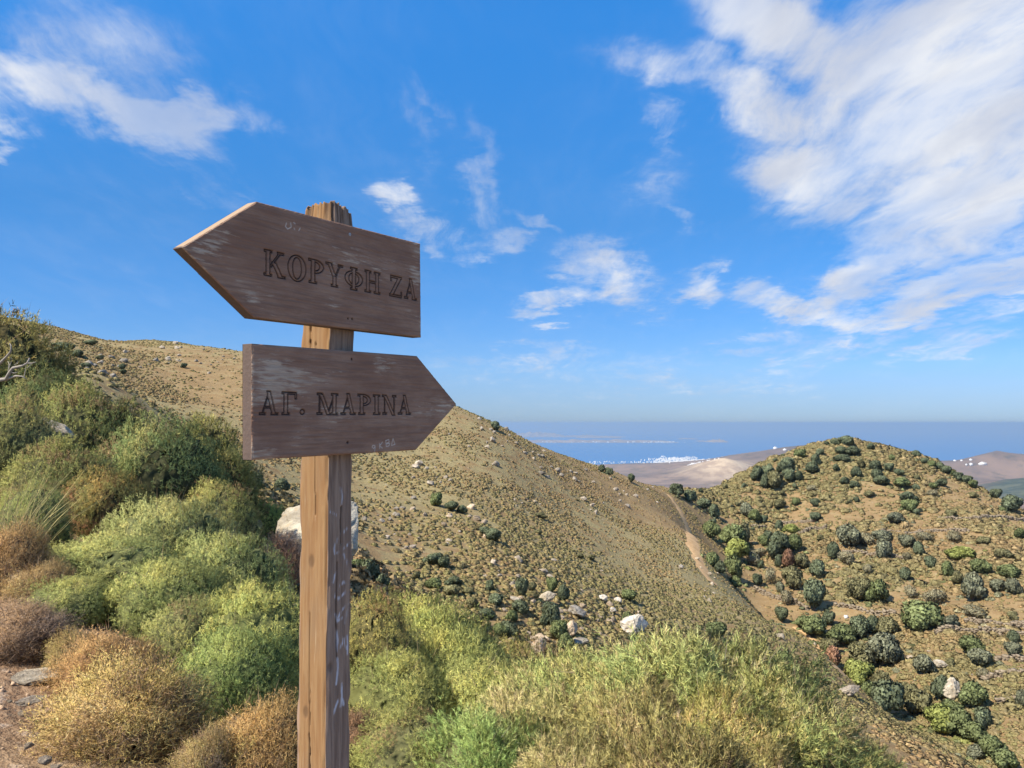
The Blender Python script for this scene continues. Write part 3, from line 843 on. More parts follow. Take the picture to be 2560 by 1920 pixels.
def build_post():
    nz = 640; per = 176
    cx, cy = CORNER - ND * POST_A / 2 + BD * POST_B / 2, None
    # perimeter of a slightly rounded square; k runs from the left edge over the near corner to the right edge and round the back
    hw, hb, rc = POST_A / 2, POST_B / 2, 0.006
    out = []
    for i in range(per):
        t = i / per * 4; sd = int(t); f = t - sd
        c = [(-hw, -hb), (hw, -hb), (hw, hb), (-hw, hb)]
        a, b = np.array(c[sd]), np.array(c[(sd + 1) % 4])
        out.append(a + (b - a) * f)
    per_xy = np.array(out)
    q = np.abs(per_xy) - np.array([hw - rc, hb - rc]); corner = np.minimum(q[:, 0], q[:, 1])
    inn = np.clip(per_xy, [-(hw - rc), -(hb - rc)], [hw - rc, hb - rc])
    dv = per_xy - inn; per_xy = inn + unit(dv) * rc
    nrm = unit(dv + 1e-9)
    side = np.minimum((np.arange(per) / per * 4).astype(int), 3); f = (np.arange(per) / per * 4) % 1.0
    # side 0 = lit left face (f 0 left edge .. 1 near corner); side 1 = shaded right face (f 0 near corner .. 1 right edge)
    top = POST_TOP - 0.006 * np.abs(vnoise(per_xy[:, 0] * 60, per_xy[:, 1] * 90, seed=2)) - 0.02 * sstep(0.55, 1.0, f) * (side == 1) - 0.02 * (side == 2) - 0.01 * (side == 0) * sstep(0.35, 0.0, f) - 0.004 * vnoise(np.arange(per) * 0.9, np.zeros(per), seed=8)
    zs = np.linspace(0, 1, nz)
    Zg = POST_FOOT + (top[None, :] - POST_FOOT) * zs[:, None]
    Fg = np.broadcast_to(f[None], Zg.shape); Sg = np.broadcast_to(side[None], Zg.shape)
    wob = 0.0040 * fbm(Zg * 3.2, Fg * 0 + Sg * 9.1, seed=6, octv=3)
    Xp, Yp = np.broadcast_to(per_xy[:, 0], Zg.shape), np.broadcast_to(per_xy[:, 1], Zg.shape)
    wob = wob + 0.0009 * fbm(Xp * 110, Yp * 110, Zg * 14, seed=4, octv=3)
    tap = 1 - sstep(POST_TOP - 0.06, POST_TOP, Zg) * 0.075 * (0.6 + 0.6 * np.abs(vnoise(Xp * 60, Yp * 60, seed=5)))
    # long splits in the lit face
    def line(zl, fl): return np.interp(Zg, zl, fl)
    crack = np.zeros(Zg.shape)
    for zl, fl, wl in (([-1.85, -0.92, -0.74, -0.60, -0.45], [0.50, 0.46, 0.43, 0.41, 0.40], [0.10, 0.085, 0.045, 0.022, 0.0]),
                       ([-0.26, -0.19, -0.10, 0.20], [0.56, 0.555, 0.545, 0.54], [0.0, 0.026, 0.034, 0.034]),
                       ([0.10, 0.18, 0.26, 0.30], [0.36, 0.355, 0.34, 0.34], [0.0, 0.05, 0.08, 0.07]),
                       ([-1.85, -0.95, -0.80], [0.44, 0.43, 0.44], [0.05, 0.03, 0.0])):
        w = line(zl, wl) * (0.8 + 0.5 * vnoise(Zg * 60, Zg * 0 + 3.3, seed=12)); w = np.where((Zg < zl[0]) | (Zg > zl[-1]), 0, w)
        c = line(zl, fl) + 0.012 * vnoise(Zg * 24, Zg * 0, seed=13)
        crack = np.maximum(crack, (Sg == 0) * (w > 0.004) * (1 - sstep(0.5, 1.15, np.abs(Fg - c) / np.maximum(w * 0.5, 0.012))))
    for zl, fl in (([-0.60, -0.50, -0.36], [0.40, 0.36, 0.38]), ([-0.32, -0.26, -0.22], [0.52, 0.5, 0.53]), ([0.44, 0.50, 0.56], [0.06, 0.07, 0.08])):
        c = line(zl, fl); crack = np.maximum(crack, (Sg == 1) * (Zg > zl[0]) * (Zg < zl[-1]) * (1 - sstep(0.012, 0.035, np.abs(Fg - c))) * 0.8)
    topcut = sstep(POST_TOP - 0.10, POST_TOP - 0.02, Zg) * sstep(0.35, 0.75, 0.5 + 0.5 * vnoise(Xp * 260, Yp * 260, Zg * 3, seed=41))
    crack = np.maximum(crack, 0.65 * topcut)
    chip = np.clip(corner, -0.006, 0)[None, :] / 0.006 + 1.0
    R = (wob - 0.010 * crack - 0.0045 * chip * sstep(0.15, 0.75, 0.5 + 0.5 * vnoise(Zg * 16 + Sg * 5, Zg * 0 + 2.0, seed=77)))
    knot = np.zeros(Zg.shape)
    for (kz, kf, ks) in ((-0.36, 0.45, 0.011), (-0.62, 0.16, 0.009), (0.33, 0.7, 0.008), (-0.74, 0.30, 0.010)):
        knot = np.maximum(knot, (Sg == (1 if kf == 0.16 else 0)) * (1 - sstep(0.5, 1.2, np.hypot((Fg - kf) * POST_A / ks, (Zg - kz) / (ks * 1.7)))))
    R = R - 0.0015 * knot; crack = np.maximum(crack, 0.45 * knot)
    Vx = Xp * tap + nrm[None, :, 0] * R; Vy = Yp * tap + nrm[None, :, 1] * R
    ctr = CORNER - ND * POST_A / 2 + BD * POST_B / 2
    # local x runs along +ND, local y along +BD: left face is y = -hb, right face is x = +hw
    V = ctr[None, None, :] + Vx[..., None] * ND + Vy[..., None] * BD; V[..., 2] = Zg
    grey = np.where(Sg == 0, 0.0, 1.0)
    grey = np.where((Sg == 0), 0.85 * sstep(0.10, 0.0, Fg + 0.05 * vnoise(Zg * 9, Fg * 0, seed=3)) * (Zg < -0.5) + 0.5 * sstep(0.985, 1.0, Fg), grey)
    grey = np.maximum(grey, 0.35 * topcut)
    # chalk scrawl on the shaded face, strokes in (across the face, height)
    chalk = np.zeros(Zg.shape)
    S_ = Fg * POST_B
    def vz(zy): return float((1050 - (1120 + zy / 2.075)) / 2072.0 * 2.10)
    def fu(zx, zy):
        e0 = 460 - (zy - 60) * 0.0125; e1 = 587 - (zy - 60) * 0.019
        return (zx - e0) / (e1 - e0) * POST_B
    for st in ([(548, 428), (505, 470), (482, 520), (490, 548), (520, 540), (562, 505)], [(532, 560), (545, 600), (560, 640), (562, 690), (540, 760), (505, 785), (488, 770), (500, 730), (530, 705), (556, 720)],
               [(478, 690), (486, 660), (500, 640)], [(505, 880), (520, 850), (560, 820)], [(490, 860), (500, 900), (520, 890)], [(540, 880), (552, 850), (535, 920)],
               [(495, 950), (500, 1000), (494, 1060)], [(512, 1040), (530, 1010), (545, 990), (550, 1040), (548, 1085)], [(528, 1000), (545, 1060)], [(500, 1095), (502, 1140), (492, 1220)],
               [(517, 1230), (519, 1290), (512, 1345)], [(500, 1310), (485, 1345), (478, 1370)], [(520, 1310), (526, 1340)], [(520, 210), (528, 260), (522, 300)], [(470, 330), (500, 350)]):
        pts = [(fu(a, b), vz(b)) for a, b in st]
        d = seg_dist(S_, Zg, pts)
        chalk = np.maximum(chalk, (Sg == 1) * (1 - sstep(0.0014, 0.0052, d + 0.0012 * vnoise(S_ * 500, Zg * 120, seed=15))))
    chalk *= 0.95
    V = to_local(V).reshape(-1, 3)
    i = np.arange(nz - 1)[:, None] * per; j = np.arange(per)[None, :]; j2 = (j + 1) % per
    F = np.stack([i + j, i + j2, i + per + j2, i + per + j], -1).reshape(-1, 4)
    # worn end grain on top: rings to a centre
    ring = V[(nz - 1) * per:]; base = len(V); cen = ring.mean(0); rows = [V]; FF = [F]; prev = np.arange((nz - 1) * per, nz * per)
    A = {'grey': [grey.ravel()], 'crack': [crack.ravel()], 'chalk': [chalk.ravel()]}
    for k in (0.82, 0.6, 0.35, 0.04):
        r = cen + (ring - cen) * [k, k, 1]
        r[:, 2] = ring[:, 2] * k + (cen[2] + 0.004) * (1 - k) - 0.004 * np.abs(vnoise(r[:, 0] * 200, r[:, 1] * 200, seed=31))
        idx = np.arange(base, base + per); base += per; rows.append(r)
        FF.append(np.stack([prev, np.roll(prev, -1), np.roll(idx, -1), idx], 1)); prev = idx
        A['grey'].append(np.full(per, 0.6)); A['crack'].append(np.zeros(per)); A['chalk'].append(np.zeros(per))
    obj("post", mesh_from("post", np.concatenate(rows), np.concatenate(FF), {k: np.concatenate(v) for k, v in A.items()}, M_POST, True), signpost,
        label="square post of orange brown timber with chalk scrawl on its shaded side")
build_post()

def build_board(BLc, BRc, TLc, TRc, tip, tip_left, text, scratches, wear_spots, screws, holes, seed, label):
    nt, ns = 208, 640
    t = np.linspace(0, 1, nt)[:, None]; w = np.linspace(0, 1, ns)[None, :]
    def edge(a, m, b):
        a, b = np.array(a), np.array(b)
        if m is None: return a + (b - a) * t[..., None]
        m = np.array(m); return np.where(t[..., None] < 0.5, a + (m - a) * (t[..., None] * 2), m + (b - m) * (t[..., None] * 2 - 1))
    Lp = edge(BLc, tip if tip_left else None, TLc); Rp = edge(BRc, None if tip_left else tip, TRc)
    P = Lp + (Rp - Lp) * w[..., None]
    S, Z = P[..., 0], P[..., 1]
    carved = carve(S, Z, text)
    rim = np.minimum(np.minimum(t, 1 - t) * (TLc[1] - BLc[1]), np.minimum(w, 1 - w) * (Rp[..., 0] - Lp[..., 0]))
    h = -0.0042 * carved - 0.0022 * (1 - sstep(0, 0.004, rim + 0.0012 * vnoise(S * 130, Z * 130, seed=seed)))
    h = h + 0.0009 * fbm(S * 14, Z * 230, seed=seed + 1, octv=3) + 0.0015 * fbm(S * 2.4, Z * 4, seed=seed + 2, octv=2)
    scr = np.zeros(S.shape)
    for pts in scratches: scr = np.maximum(scr, 1 - sstep(0.0006, 0.0019, seg_dist(S, Z, pts)))
    h = h - 0.0006 * scr
    for (a, b, r) in holes:
        q = 1 - sstep(r * 0.6, r, np.hypot(S - a, Z - b)); h = h - 0.006 * q; carved = np.maximum(carved, q)
    wear = np.full(S.shape, 0.30)
    for (a, b, ra, rb, s) in wear_spots: wear = np.maximum(wear, 0) + s * np.exp(-(((S - a) / ra) ** 2 + ((Z - b) / rb) ** 2))
    wear = wear + 0.10 * (1 - sstep(0, 0.010, rim))
    P0 = CORNER + ND * BOARD_T - BD * 0.006
    V = P0[None, None] + S[..., None] * BD + h[..., None] * ND; V[..., 2] = Z
    front = V.reshape(-1, 3)
    i = np.arange(nt - 1)[:, None] * ns; j = np.arange(ns - 1)[None, :]
    F = [np.stack([i + j, i + j + 1, i + ns + j + 1, i + ns + j], -1).reshape(-1, 4)]
    # edges and back
    loop = np.concatenate([np.arange(ns), np.arange(1, nt) * ns + ns - 1, (nt - 1) * ns + np.arange(ns - 2, -1, -1), np.arange(nt - 2, 0, -1) * ns])
    rows = [front]; prev = loop; base = len(front)
    zero = np.zeros(S.size)
    atr = {'edge': [zero], 'tan_edge': [zero], 'carved': [carved.ravel()], 'scratch': [scr.ravel()], 'wear': [wear.ravel()]}
    fl = front[loop]; flat0 = fl - ((fl - P0) @ ND)[:, None] * ND[None]
    lw = wear.ravel()[loop]
    for dep in (-0.004, -0.011, -0.020, -0.0300, -0.0310):
        vv = flat0 + ND * dep
        if dep == -0.0310: vv = vv + (flat0.mean(0) - vv) * 0.004
        idx = np.arange(base, base + len(loop)); base += len(loop); rows.append(vv)
        F.append(np.stack([prev, idx, np.roll(idx, -1), np.roll(prev, -1)], 1)); prev = idx
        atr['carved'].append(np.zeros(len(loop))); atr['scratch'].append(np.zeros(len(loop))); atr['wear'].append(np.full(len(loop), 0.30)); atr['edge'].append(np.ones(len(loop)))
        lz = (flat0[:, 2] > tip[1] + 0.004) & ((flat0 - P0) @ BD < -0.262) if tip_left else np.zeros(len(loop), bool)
        atr['tan_edge'].append(lz * 0.9)
    # the back sheet
    back = flat0.mean(0) + ND * -0.0310
    nb = 2
    bp = (P0[None, None] + S[::69, ::71][..., None] * BD + ND * -0.0310).copy()
    S2 = np.concatenate([S[::69], S[-1:]])[:, ::71]; Z2 = np.concatenate([Z[::69], Z[-1:]])[:, ::71]
    bp = P0[None, None] + S2[..., None] * BD + ND * -0.0310; bp[..., 2] = Z2
    n0, n1 = bp.shape[:2]; i = base + np.arange(n0 - 1)[:, None] * n1; j = np.arange(n1 - 1)[None, :]
    F.append(np.stack([i + j, i + n1 + j, i + n1 + j + 1, i + j + 1], -1).reshape(-1, 4)); rows.append(bp.reshape(-1, 3))
    for k_, v_ in (('carved', 0), ('scratch', 0), ('wear', 0.4), ('edge', 0.6), ('tan_edge', 0)): atr[k_].append(np.full(n0 * n1, v_))
    V = to_local(np.concatenate(rows))
    # the mesh is stored along its own axes so that the grain follows the board: x along, y out, z up
    Rm = np.stack([BD, ND * -1.0, np.array([0, 0, 1.0])], 0)
    V = V @ Rm.T
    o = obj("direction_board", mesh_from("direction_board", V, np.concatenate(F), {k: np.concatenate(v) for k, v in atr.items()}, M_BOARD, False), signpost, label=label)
    o.rotation_euler = (0, 0, math.pi / 2 - ALPHA)
    for (a, b) in screws:
        p = P0 + BD * a; p[2] = b; p = to_local(p)
        V, Fs = [], []; n = 14
        for rr, dd in ((0.0048, -0.002), (0.0046, 0.0008), (0.0034, 0.0014)):
            for k in range(n): V.append((rr * math.cos(2 * math.pi * k / n), dd, rr * math.sin(2 * math.pi * k / n)))
        V += [(0, 0.0002, 0)]
        for m_ in range(2):
            for k in range(n): a0, a1 = m_ * n + k, m_ * n + (k + 1) % n; Fs += [(a0, a1, a1 + n), (a0, a1 + n, a0 + n)]
        for k in range(n): Fs.append((2 * n + k, 2 * n + (k + 1) % n, 3 * n))
        V = np.array(V); pl = np.array([p @ BD, p @ -ND, p[2]])
        V = V * [1, -1, 1] + pl
        s = obj("screw", mesh_from("screw", V, Fs, None, M_SCREW, True), o)
    return o

def letters(chars, z0, z1, h0, h1):
    """chars = [(letter, photo column left, right)]; the baseline runs from z0 to z1"""
    s_all = [(c, board_s(a, 720)[0], board_s(b, 720)[0]) for c, a, b in chars]
    sA, sB = s_all[0][1], s_all[-1][2]
    out = []
    for c, a, b in s_all:
        k = ((a + b) / 2 - sA) / (sB - sA)
        h = h0 + (h1 - h0) * k
        out.append((c, a, b, z0 + (z1 - z0) * k, h * (0.24 if c == '.' else 1.0)))
    GL = GLYPH['.']
    return out
def pl(pix): return [board_s(u, v) for u, v in pix]
Z1 = lambda x, y: (400 + x / 2.304, 460 + y / 2.304)
Z2 = lambda x, y: (640 + x / 5.53, 960 + y / 5.53)
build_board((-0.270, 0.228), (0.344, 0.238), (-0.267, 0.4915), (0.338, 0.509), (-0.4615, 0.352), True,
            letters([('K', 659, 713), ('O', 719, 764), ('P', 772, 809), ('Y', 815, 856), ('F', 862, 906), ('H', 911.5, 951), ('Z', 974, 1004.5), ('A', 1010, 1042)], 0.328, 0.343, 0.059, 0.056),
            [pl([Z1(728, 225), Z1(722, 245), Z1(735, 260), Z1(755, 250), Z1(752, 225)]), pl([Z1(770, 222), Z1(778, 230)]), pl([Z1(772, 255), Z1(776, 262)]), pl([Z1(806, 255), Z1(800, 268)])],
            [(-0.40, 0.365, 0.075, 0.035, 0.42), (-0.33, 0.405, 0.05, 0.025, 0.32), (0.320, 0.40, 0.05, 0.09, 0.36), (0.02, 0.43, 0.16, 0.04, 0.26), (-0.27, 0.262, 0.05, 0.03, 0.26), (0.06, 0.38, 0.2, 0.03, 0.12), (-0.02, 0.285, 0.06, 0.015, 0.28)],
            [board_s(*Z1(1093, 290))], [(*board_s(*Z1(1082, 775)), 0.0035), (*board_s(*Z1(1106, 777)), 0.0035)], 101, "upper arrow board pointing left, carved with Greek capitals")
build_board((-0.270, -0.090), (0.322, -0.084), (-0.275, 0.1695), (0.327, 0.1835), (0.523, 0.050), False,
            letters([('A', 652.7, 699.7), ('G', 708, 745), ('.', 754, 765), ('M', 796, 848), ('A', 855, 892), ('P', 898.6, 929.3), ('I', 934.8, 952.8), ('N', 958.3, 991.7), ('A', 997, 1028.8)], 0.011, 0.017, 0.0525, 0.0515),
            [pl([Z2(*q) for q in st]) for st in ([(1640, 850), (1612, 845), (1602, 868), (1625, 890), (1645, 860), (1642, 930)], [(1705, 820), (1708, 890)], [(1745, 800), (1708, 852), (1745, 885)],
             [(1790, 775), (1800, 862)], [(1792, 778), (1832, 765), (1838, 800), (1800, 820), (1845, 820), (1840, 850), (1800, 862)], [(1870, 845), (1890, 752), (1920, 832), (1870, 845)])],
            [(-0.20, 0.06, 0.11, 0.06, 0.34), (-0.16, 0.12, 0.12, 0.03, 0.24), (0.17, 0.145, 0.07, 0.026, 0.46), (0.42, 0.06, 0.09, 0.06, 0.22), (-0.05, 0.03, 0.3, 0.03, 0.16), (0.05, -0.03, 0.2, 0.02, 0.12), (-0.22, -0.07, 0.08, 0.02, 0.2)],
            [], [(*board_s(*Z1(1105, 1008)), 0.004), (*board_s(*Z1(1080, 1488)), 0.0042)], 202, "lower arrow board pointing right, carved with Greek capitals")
# ================================================================ plants
def frames(A, rng):
    """orthonormal frames with z along each axis A, rolled at random"""
    h = np.where(np.abs(A[:, 2:3]) < 0.9, np.array([[0, 0, 1.0]]), np.array([[1.0, 0, 0]]))
    X = unit(np.cross(h, A)); Y = np.cross(A, X)
    r = rng.uniform(0, 2 * math.pi, len(A))[:, None]
    return X * np.cos(r) + Y * np.sin(r), -X * np.sin(r) + Y * np.cos(r)

def sprig(kind, rng):
    """one sprig as blades: (base, direction, length, width, along 0..1)"""
    T = []
    def rd(ax, ang):
        ax = unit(np.array(ax, float)); t = unit(np.cross(ax, rng.normal(size=3)))
        return unit(ax * math.cos(ang) + t * math.sin(ang))
    up = np.array([0, 0, 1.0]); o = np.zeros(3)
    if kind == 'fork':            # fine twiggy tips
        L = rng.uniform(0.045, 0.070); T.append((o, up, L, 0.0045, 0.3))
        for k in range(6):
            b = up * L * rng.uniform(0.15, 0.95); d = rd(up, rng.uniform(0.5, 1.25)); l = rng.uniform(0.026, 0.050)
            T.append((b, d, l, 0.0050, 0.7)); T.append((b + d * l * 0.5, rd(d, 0.7), l * 0.55, 0.0042, 0.95))
    elif kind == 'thorn':         # stag-horn thorns
        d0 = rd(up, 0.2); l0 = rng.uniform(0.035, 0.055); T.append((o, d0, l0 * 1.15, 0.0058, 0.15))
        for a in (0, 1):
            d1 = rd(d0, rng.uniform(0.5, 0.8)); l1 = rng.uniform(0.028, 0.042); T.append((o + d0 * l0, d1, l1 * 1.15, 0.0050, 0.55))
            for c in (0, 1):
                d2 = rd(d1, rng.uniform(0.55, 0.85)); T.append((o + d0 * l0 + d1 * l1, d2, rng.uniform(0.018, 0.030), 0.0045, 0.95))
        T.append((o + d0 * l0 * 0.5, rd(d0, 0.9), 0.03, 0.0045, 0.6))
    elif kind == 'needle':        # broom shoots clothed in narrow leaves
        L = rng.uniform(0.09, 0.15); bend = rng.normal(0, 0.22, 2); d0 = unit(np.array([bend[0], bend[1], 1.0]))
        T.append((o, d0, L, 0.0052, 0.1))
        for k in range(24):
            t = rng.uniform(0.15, 1.0); d = rd(d0, rng.uniform(0.42, 0.95)); T.append((o + d0 * L * t, d, rng.uniform(0.030, 0.050), 0.0048, t))
    elif kind == 'leaf':          # small round-leaved sprays seen from farther off
        for k in range(10):
            d = rd(up, rng.uniform(0.2, 1.4)); T.append((o + d * rng.uniform(0, 0.05), rd(d, 0.9), rng.uniform(0.030, 0.050), 0.026, rng.uniform(0, 1)))
    return T

def lobe_radius(D, rng, n=11, amp=0.30):
    Ld = unit(rng.normal(size=(n, 3)) * [1, 1, 0.8] + [0, 0, 0.35]); w = rng.uniform(0.45, 0.85, n); h = rng.uniform(0.5, 1.0, n)
    a = np.arccos(np.clip(D @ Ld.T, -1, 1))
    b = np.sqrt(np.clip(1 - (a / w) ** 2, 0, 1)) * h
    return 1 - amp + amp * b.max(1)

def crown_mesh(name, seed, kind, n, ramp, patch=2.6, depth=0.34, size=1.0, blade=1.0, hull=None, flat=0.85, upb=0.30, lob=0.36, tufts=150, tuft=0.17, speck=0.24, proud=0.15, dead=14):
    """a bush of unit half-width: tufts of sprigs over a lobed dome, standing on z = 0; ramp = [(pos, colour)] for the colour patches"""
    rng = np.random.default_rng(seed)
    T = unit(rng.normal(size=(tufts * 3, 3))); T = T[T[:, 2] > -0.32][:tufts]
    th = rng.uniform(1 - proud * 1.3, 1 + proud * 0.6, len(T))                                   # some tufts stand proud
    c = rng.integers(0, len(T), n)
    off = rng.normal(0, tuft, (n, 3)); D = unit(T[c] + off); D[:, 2] = np.maximum(D[:, 2], -0.33); off = D - T[c]
    R = lobe_radius(D, np.random.default_rng(seed + 500), 11, lob) * th[c] * (1 - 1.6 * (off ** 2).sum(1).clip(0, 0.12))
    q = 1 - depth * rng.random(n) ** 1.5
    B = D * (R * q)[:, None] * [1, 1, flat] + [0, 0, 0.22 * flat]
    B[:, 2] = np.maximum(B[:, 2], 0.0)
    A = unit(D * 0.8 + off * 2.4 + [0, 0, upb] + rng.normal(0, 0.28, (n, 3)))
    NB = unit(D * [1, 1, 1 / flat] * 1.25 + off * 2.4 + rng.normal(0, 0.18, (n, 3)))
    X, Y = frames(A, rng)
    K = 14; temps = [sprig(kind, rng) for _ in range(K)]
    which = rng.integers(0, K, n)
    TP = T * [1, 1, flat]
    pt = 0.5 + 0.80 * fbm(TP[:, 0] * patch + seed * 3.1, TP[:, 1] * patch, TP[:, 2] * patch, seed=seed + 3, octv=3) + rng.normal(0, 0.10, len(T))
    pn = pt[c] + rng.normal(0, 0.05, n)
    pos = [p for p, _ in ramp]; cols = np.array([k for _, k in ramp])
    sprig_col = np.stack([np.interp(pn, pos, cols[:, k]) for k in range(3)], 1)
    Vs, Cs, Ns = [], [], []
    for k in range(K):
        m = np.nonzero(which == k)[0]
        if not len(m): continue
        sc = size * rng.uniform(0.75, 1.25, len(m))[:, None]
        for (b, d, l, w, al) in temps[k]:
            P = B[m] + sc * (b[0] * X[m] + b[1] * Y[m] + b[2] * A[m])
            Dd = d[0] * X[m] + d[1] * Y[m] + d[2] * A[m]
            Sd = unit(np.cross(Dd, rng.normal(size=(len(m), 3))))
            ww = sc * w * 0.5 * blade
            Vs.append(np.stack([P - Sd * ww, P + Sd * ww, P + Dd * l * sc], 1).reshape(-1, 3))
            cc = sprig_col[m] * (1 + rng.normal(0, speck, len(m)))[:, None] * (0.86 + 0.28 * al)
            Cs.append(np.repeat(np.clip(cc * 1.38, 0.01, 0.92), 3, axis=0))
            nn = unit(NB[m] + 0.36 * np.cross(Dd, Sd) * np.sign(rng.random((len(m), 1)) - 0.5))
            Ns.append(np.repeat(nn, 3, axis=0))
    nd = n // dead                                                            # dead twigs sticking out between the tufts
    Dd = unit(rng.normal(size=(nd, 3)) + [0, 0, 0.5]); Pd = Dd * rng.uniform(0.5, 0.86, (nd, 1)) * [1, 1, flat] + [0, 0, 0.22 * flat]
    Ad = unit(Dd + rng.normal(0, 0.55, (nd, 3))); Sd = unit(np.cross(Ad, rng.normal(size=(nd, 3)))) * 0.0032; Ld = rng.uniform(0.12, 0.32, (nd, 1))
    Vs.append(np.stack([Pd - Sd, Pd + Sd, Pd + Ad * Ld], 1).reshape(-1, 3))
    Cs.append(np.repeat(np.array([0.36, 0.29, 0.22]) * rng.uniform(0.5, 1.3, (nd, 1)), 3, axis=0)); Ns.append(np.repeat(unit(Dd + rng.normal(0, 0.4, (nd, 3))), 3, axis=0))
    V = np.concatenate(Vs); C = np.concatenate(Cs); F = np.arange(len(V)).reshape(-1, 3); NN = np.concatenate(Ns)
    V[:, 2] = np.maximum(V[:, 2], -0.02)
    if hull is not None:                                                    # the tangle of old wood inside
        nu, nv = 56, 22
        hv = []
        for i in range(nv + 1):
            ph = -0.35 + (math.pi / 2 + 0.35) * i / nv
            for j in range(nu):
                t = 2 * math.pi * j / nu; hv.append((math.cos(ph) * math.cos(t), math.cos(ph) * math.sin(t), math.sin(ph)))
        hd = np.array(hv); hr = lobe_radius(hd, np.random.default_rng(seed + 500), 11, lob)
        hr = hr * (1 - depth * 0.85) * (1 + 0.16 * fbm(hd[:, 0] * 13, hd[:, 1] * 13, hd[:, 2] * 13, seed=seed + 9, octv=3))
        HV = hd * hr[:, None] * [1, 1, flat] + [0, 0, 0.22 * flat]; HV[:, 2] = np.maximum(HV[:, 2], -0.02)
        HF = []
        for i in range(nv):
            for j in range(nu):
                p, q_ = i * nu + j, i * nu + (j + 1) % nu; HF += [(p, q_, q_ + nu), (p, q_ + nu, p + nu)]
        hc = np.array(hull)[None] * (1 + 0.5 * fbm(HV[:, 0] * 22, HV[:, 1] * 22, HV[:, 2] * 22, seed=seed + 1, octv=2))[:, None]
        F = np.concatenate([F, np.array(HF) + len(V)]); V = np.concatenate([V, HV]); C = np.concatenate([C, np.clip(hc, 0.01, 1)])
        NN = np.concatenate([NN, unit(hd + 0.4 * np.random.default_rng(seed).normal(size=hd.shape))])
    return mesh_from(name, V, F, {'Col': C, 'nrm': NN}, M_LEAF)

def stems_mesh(name, seed, n=9, reach=0.5, thick=0.022, height=0.5):
    rng = np.random.default_rng(seed); mb = MB()
    for k in range(n):
        a = 2 * math.pi * k / n + rng.uniform(-0.3, 0.3); r = reach * rng.uniform(0.4, 1.0)
        e = np.array([math.cos(a) * r, math.sin(a) * r, height * rng.uniform(0.6, 1.0)])
        m1 = e * [0.25, 0.25, 0.45] + rng.normal(0, 0.04, 3); m2 = e * [0.6, 0.6, 0.75] + rng.normal(0, 0.05, 3)
        mb.add(*tube([np.array([e[0] * 0.04, e[1] * 0.04, -0.12]), m1, m2, e], [thick, thick * 0.75, thick * 0.5, thick * 0.2], 6))
        for s in (0, 1): mb.add(*tube([m2, m2 + rng.normal(0, 0.07, 3) + [0, 0, 0.06], m2 + rng.normal(0, 0.10, 3) + [0, 0, 0.12]], [thick * 0.4, thick * 0.25, thick * 0.1], 5))
    return mb.mesh(name, M_BARK, True)

# colours of the living, dry and dead wood of each kind
GRN, GR2, YEL = (0.265, 0.305, 0.130), (0.375, 0.39, 0.175), (0.50, 0.455, 0.205)
STRAW, OCH, BRN, GRY = (0.60, 0.485, 0.285), (0.50, 0.375, 0.195), (0.31, 0.215, 0.14), (0.38, 0.32, 0.26)
BLU, DRK = (0.24, 0.30, 0.145), (0.215, 0.245, 0.11)
R_GREEN = [(0.10, DRK), (0.26, GRN), (0.42, GR2), (0.68, (0.46, 0.45, 0.18)), (0.85, YEL)]
R_OLIVE = [(0.15, BRN), (0.30, GRN), (0.48, (0.33, 0.335, 0.14)), (0.66, GR2), (0.82, YEL)]
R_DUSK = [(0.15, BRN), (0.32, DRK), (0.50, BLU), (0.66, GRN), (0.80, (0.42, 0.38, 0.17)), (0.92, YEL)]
R_OCHRE = [(0.14, GRY), (0.28, BRN), (0.42, (0.47, 0.34, 0.16)), (0.55, OCH), (0.75, (0.53, 0.41, 0.22)), (0.9, YEL)]
R_MIXED = [(0.14, GRY), (0.30, BRN), (0.45, (0.52, 0.44, 0.19)), (0.58, YEL), (0.75, OCH), (0.9, STRAW)]
R_DEAD = [(0.15, BRN), (0.4, GRY), (0.6, (0.34, 0.265, 0.19)), (0.8, (0.42, 0.31, 0.19))]
R_BROOM = [(0.12, BRN), (0.24, GRN), (0.42, (0.33, 0.385, 0.165)), (0.58, (0.43, 0.46, 0.195)), (0.76, YEL), (0.92, STRAW)]
R_BRSTRAW = [(0.12, GRY), (0.28, BRN), (0.40, (0.36, 0.36, 0.16)), (0.56, (0.48, 0.45, 0.20)), (0.68, YEL), (0.80, STRAW)]
R_BRIGHT = [(0.2, GRN), (0.45, (0.36, 0.43, 0.12)), (0.8, (0.48, 0.53, 0.15))]

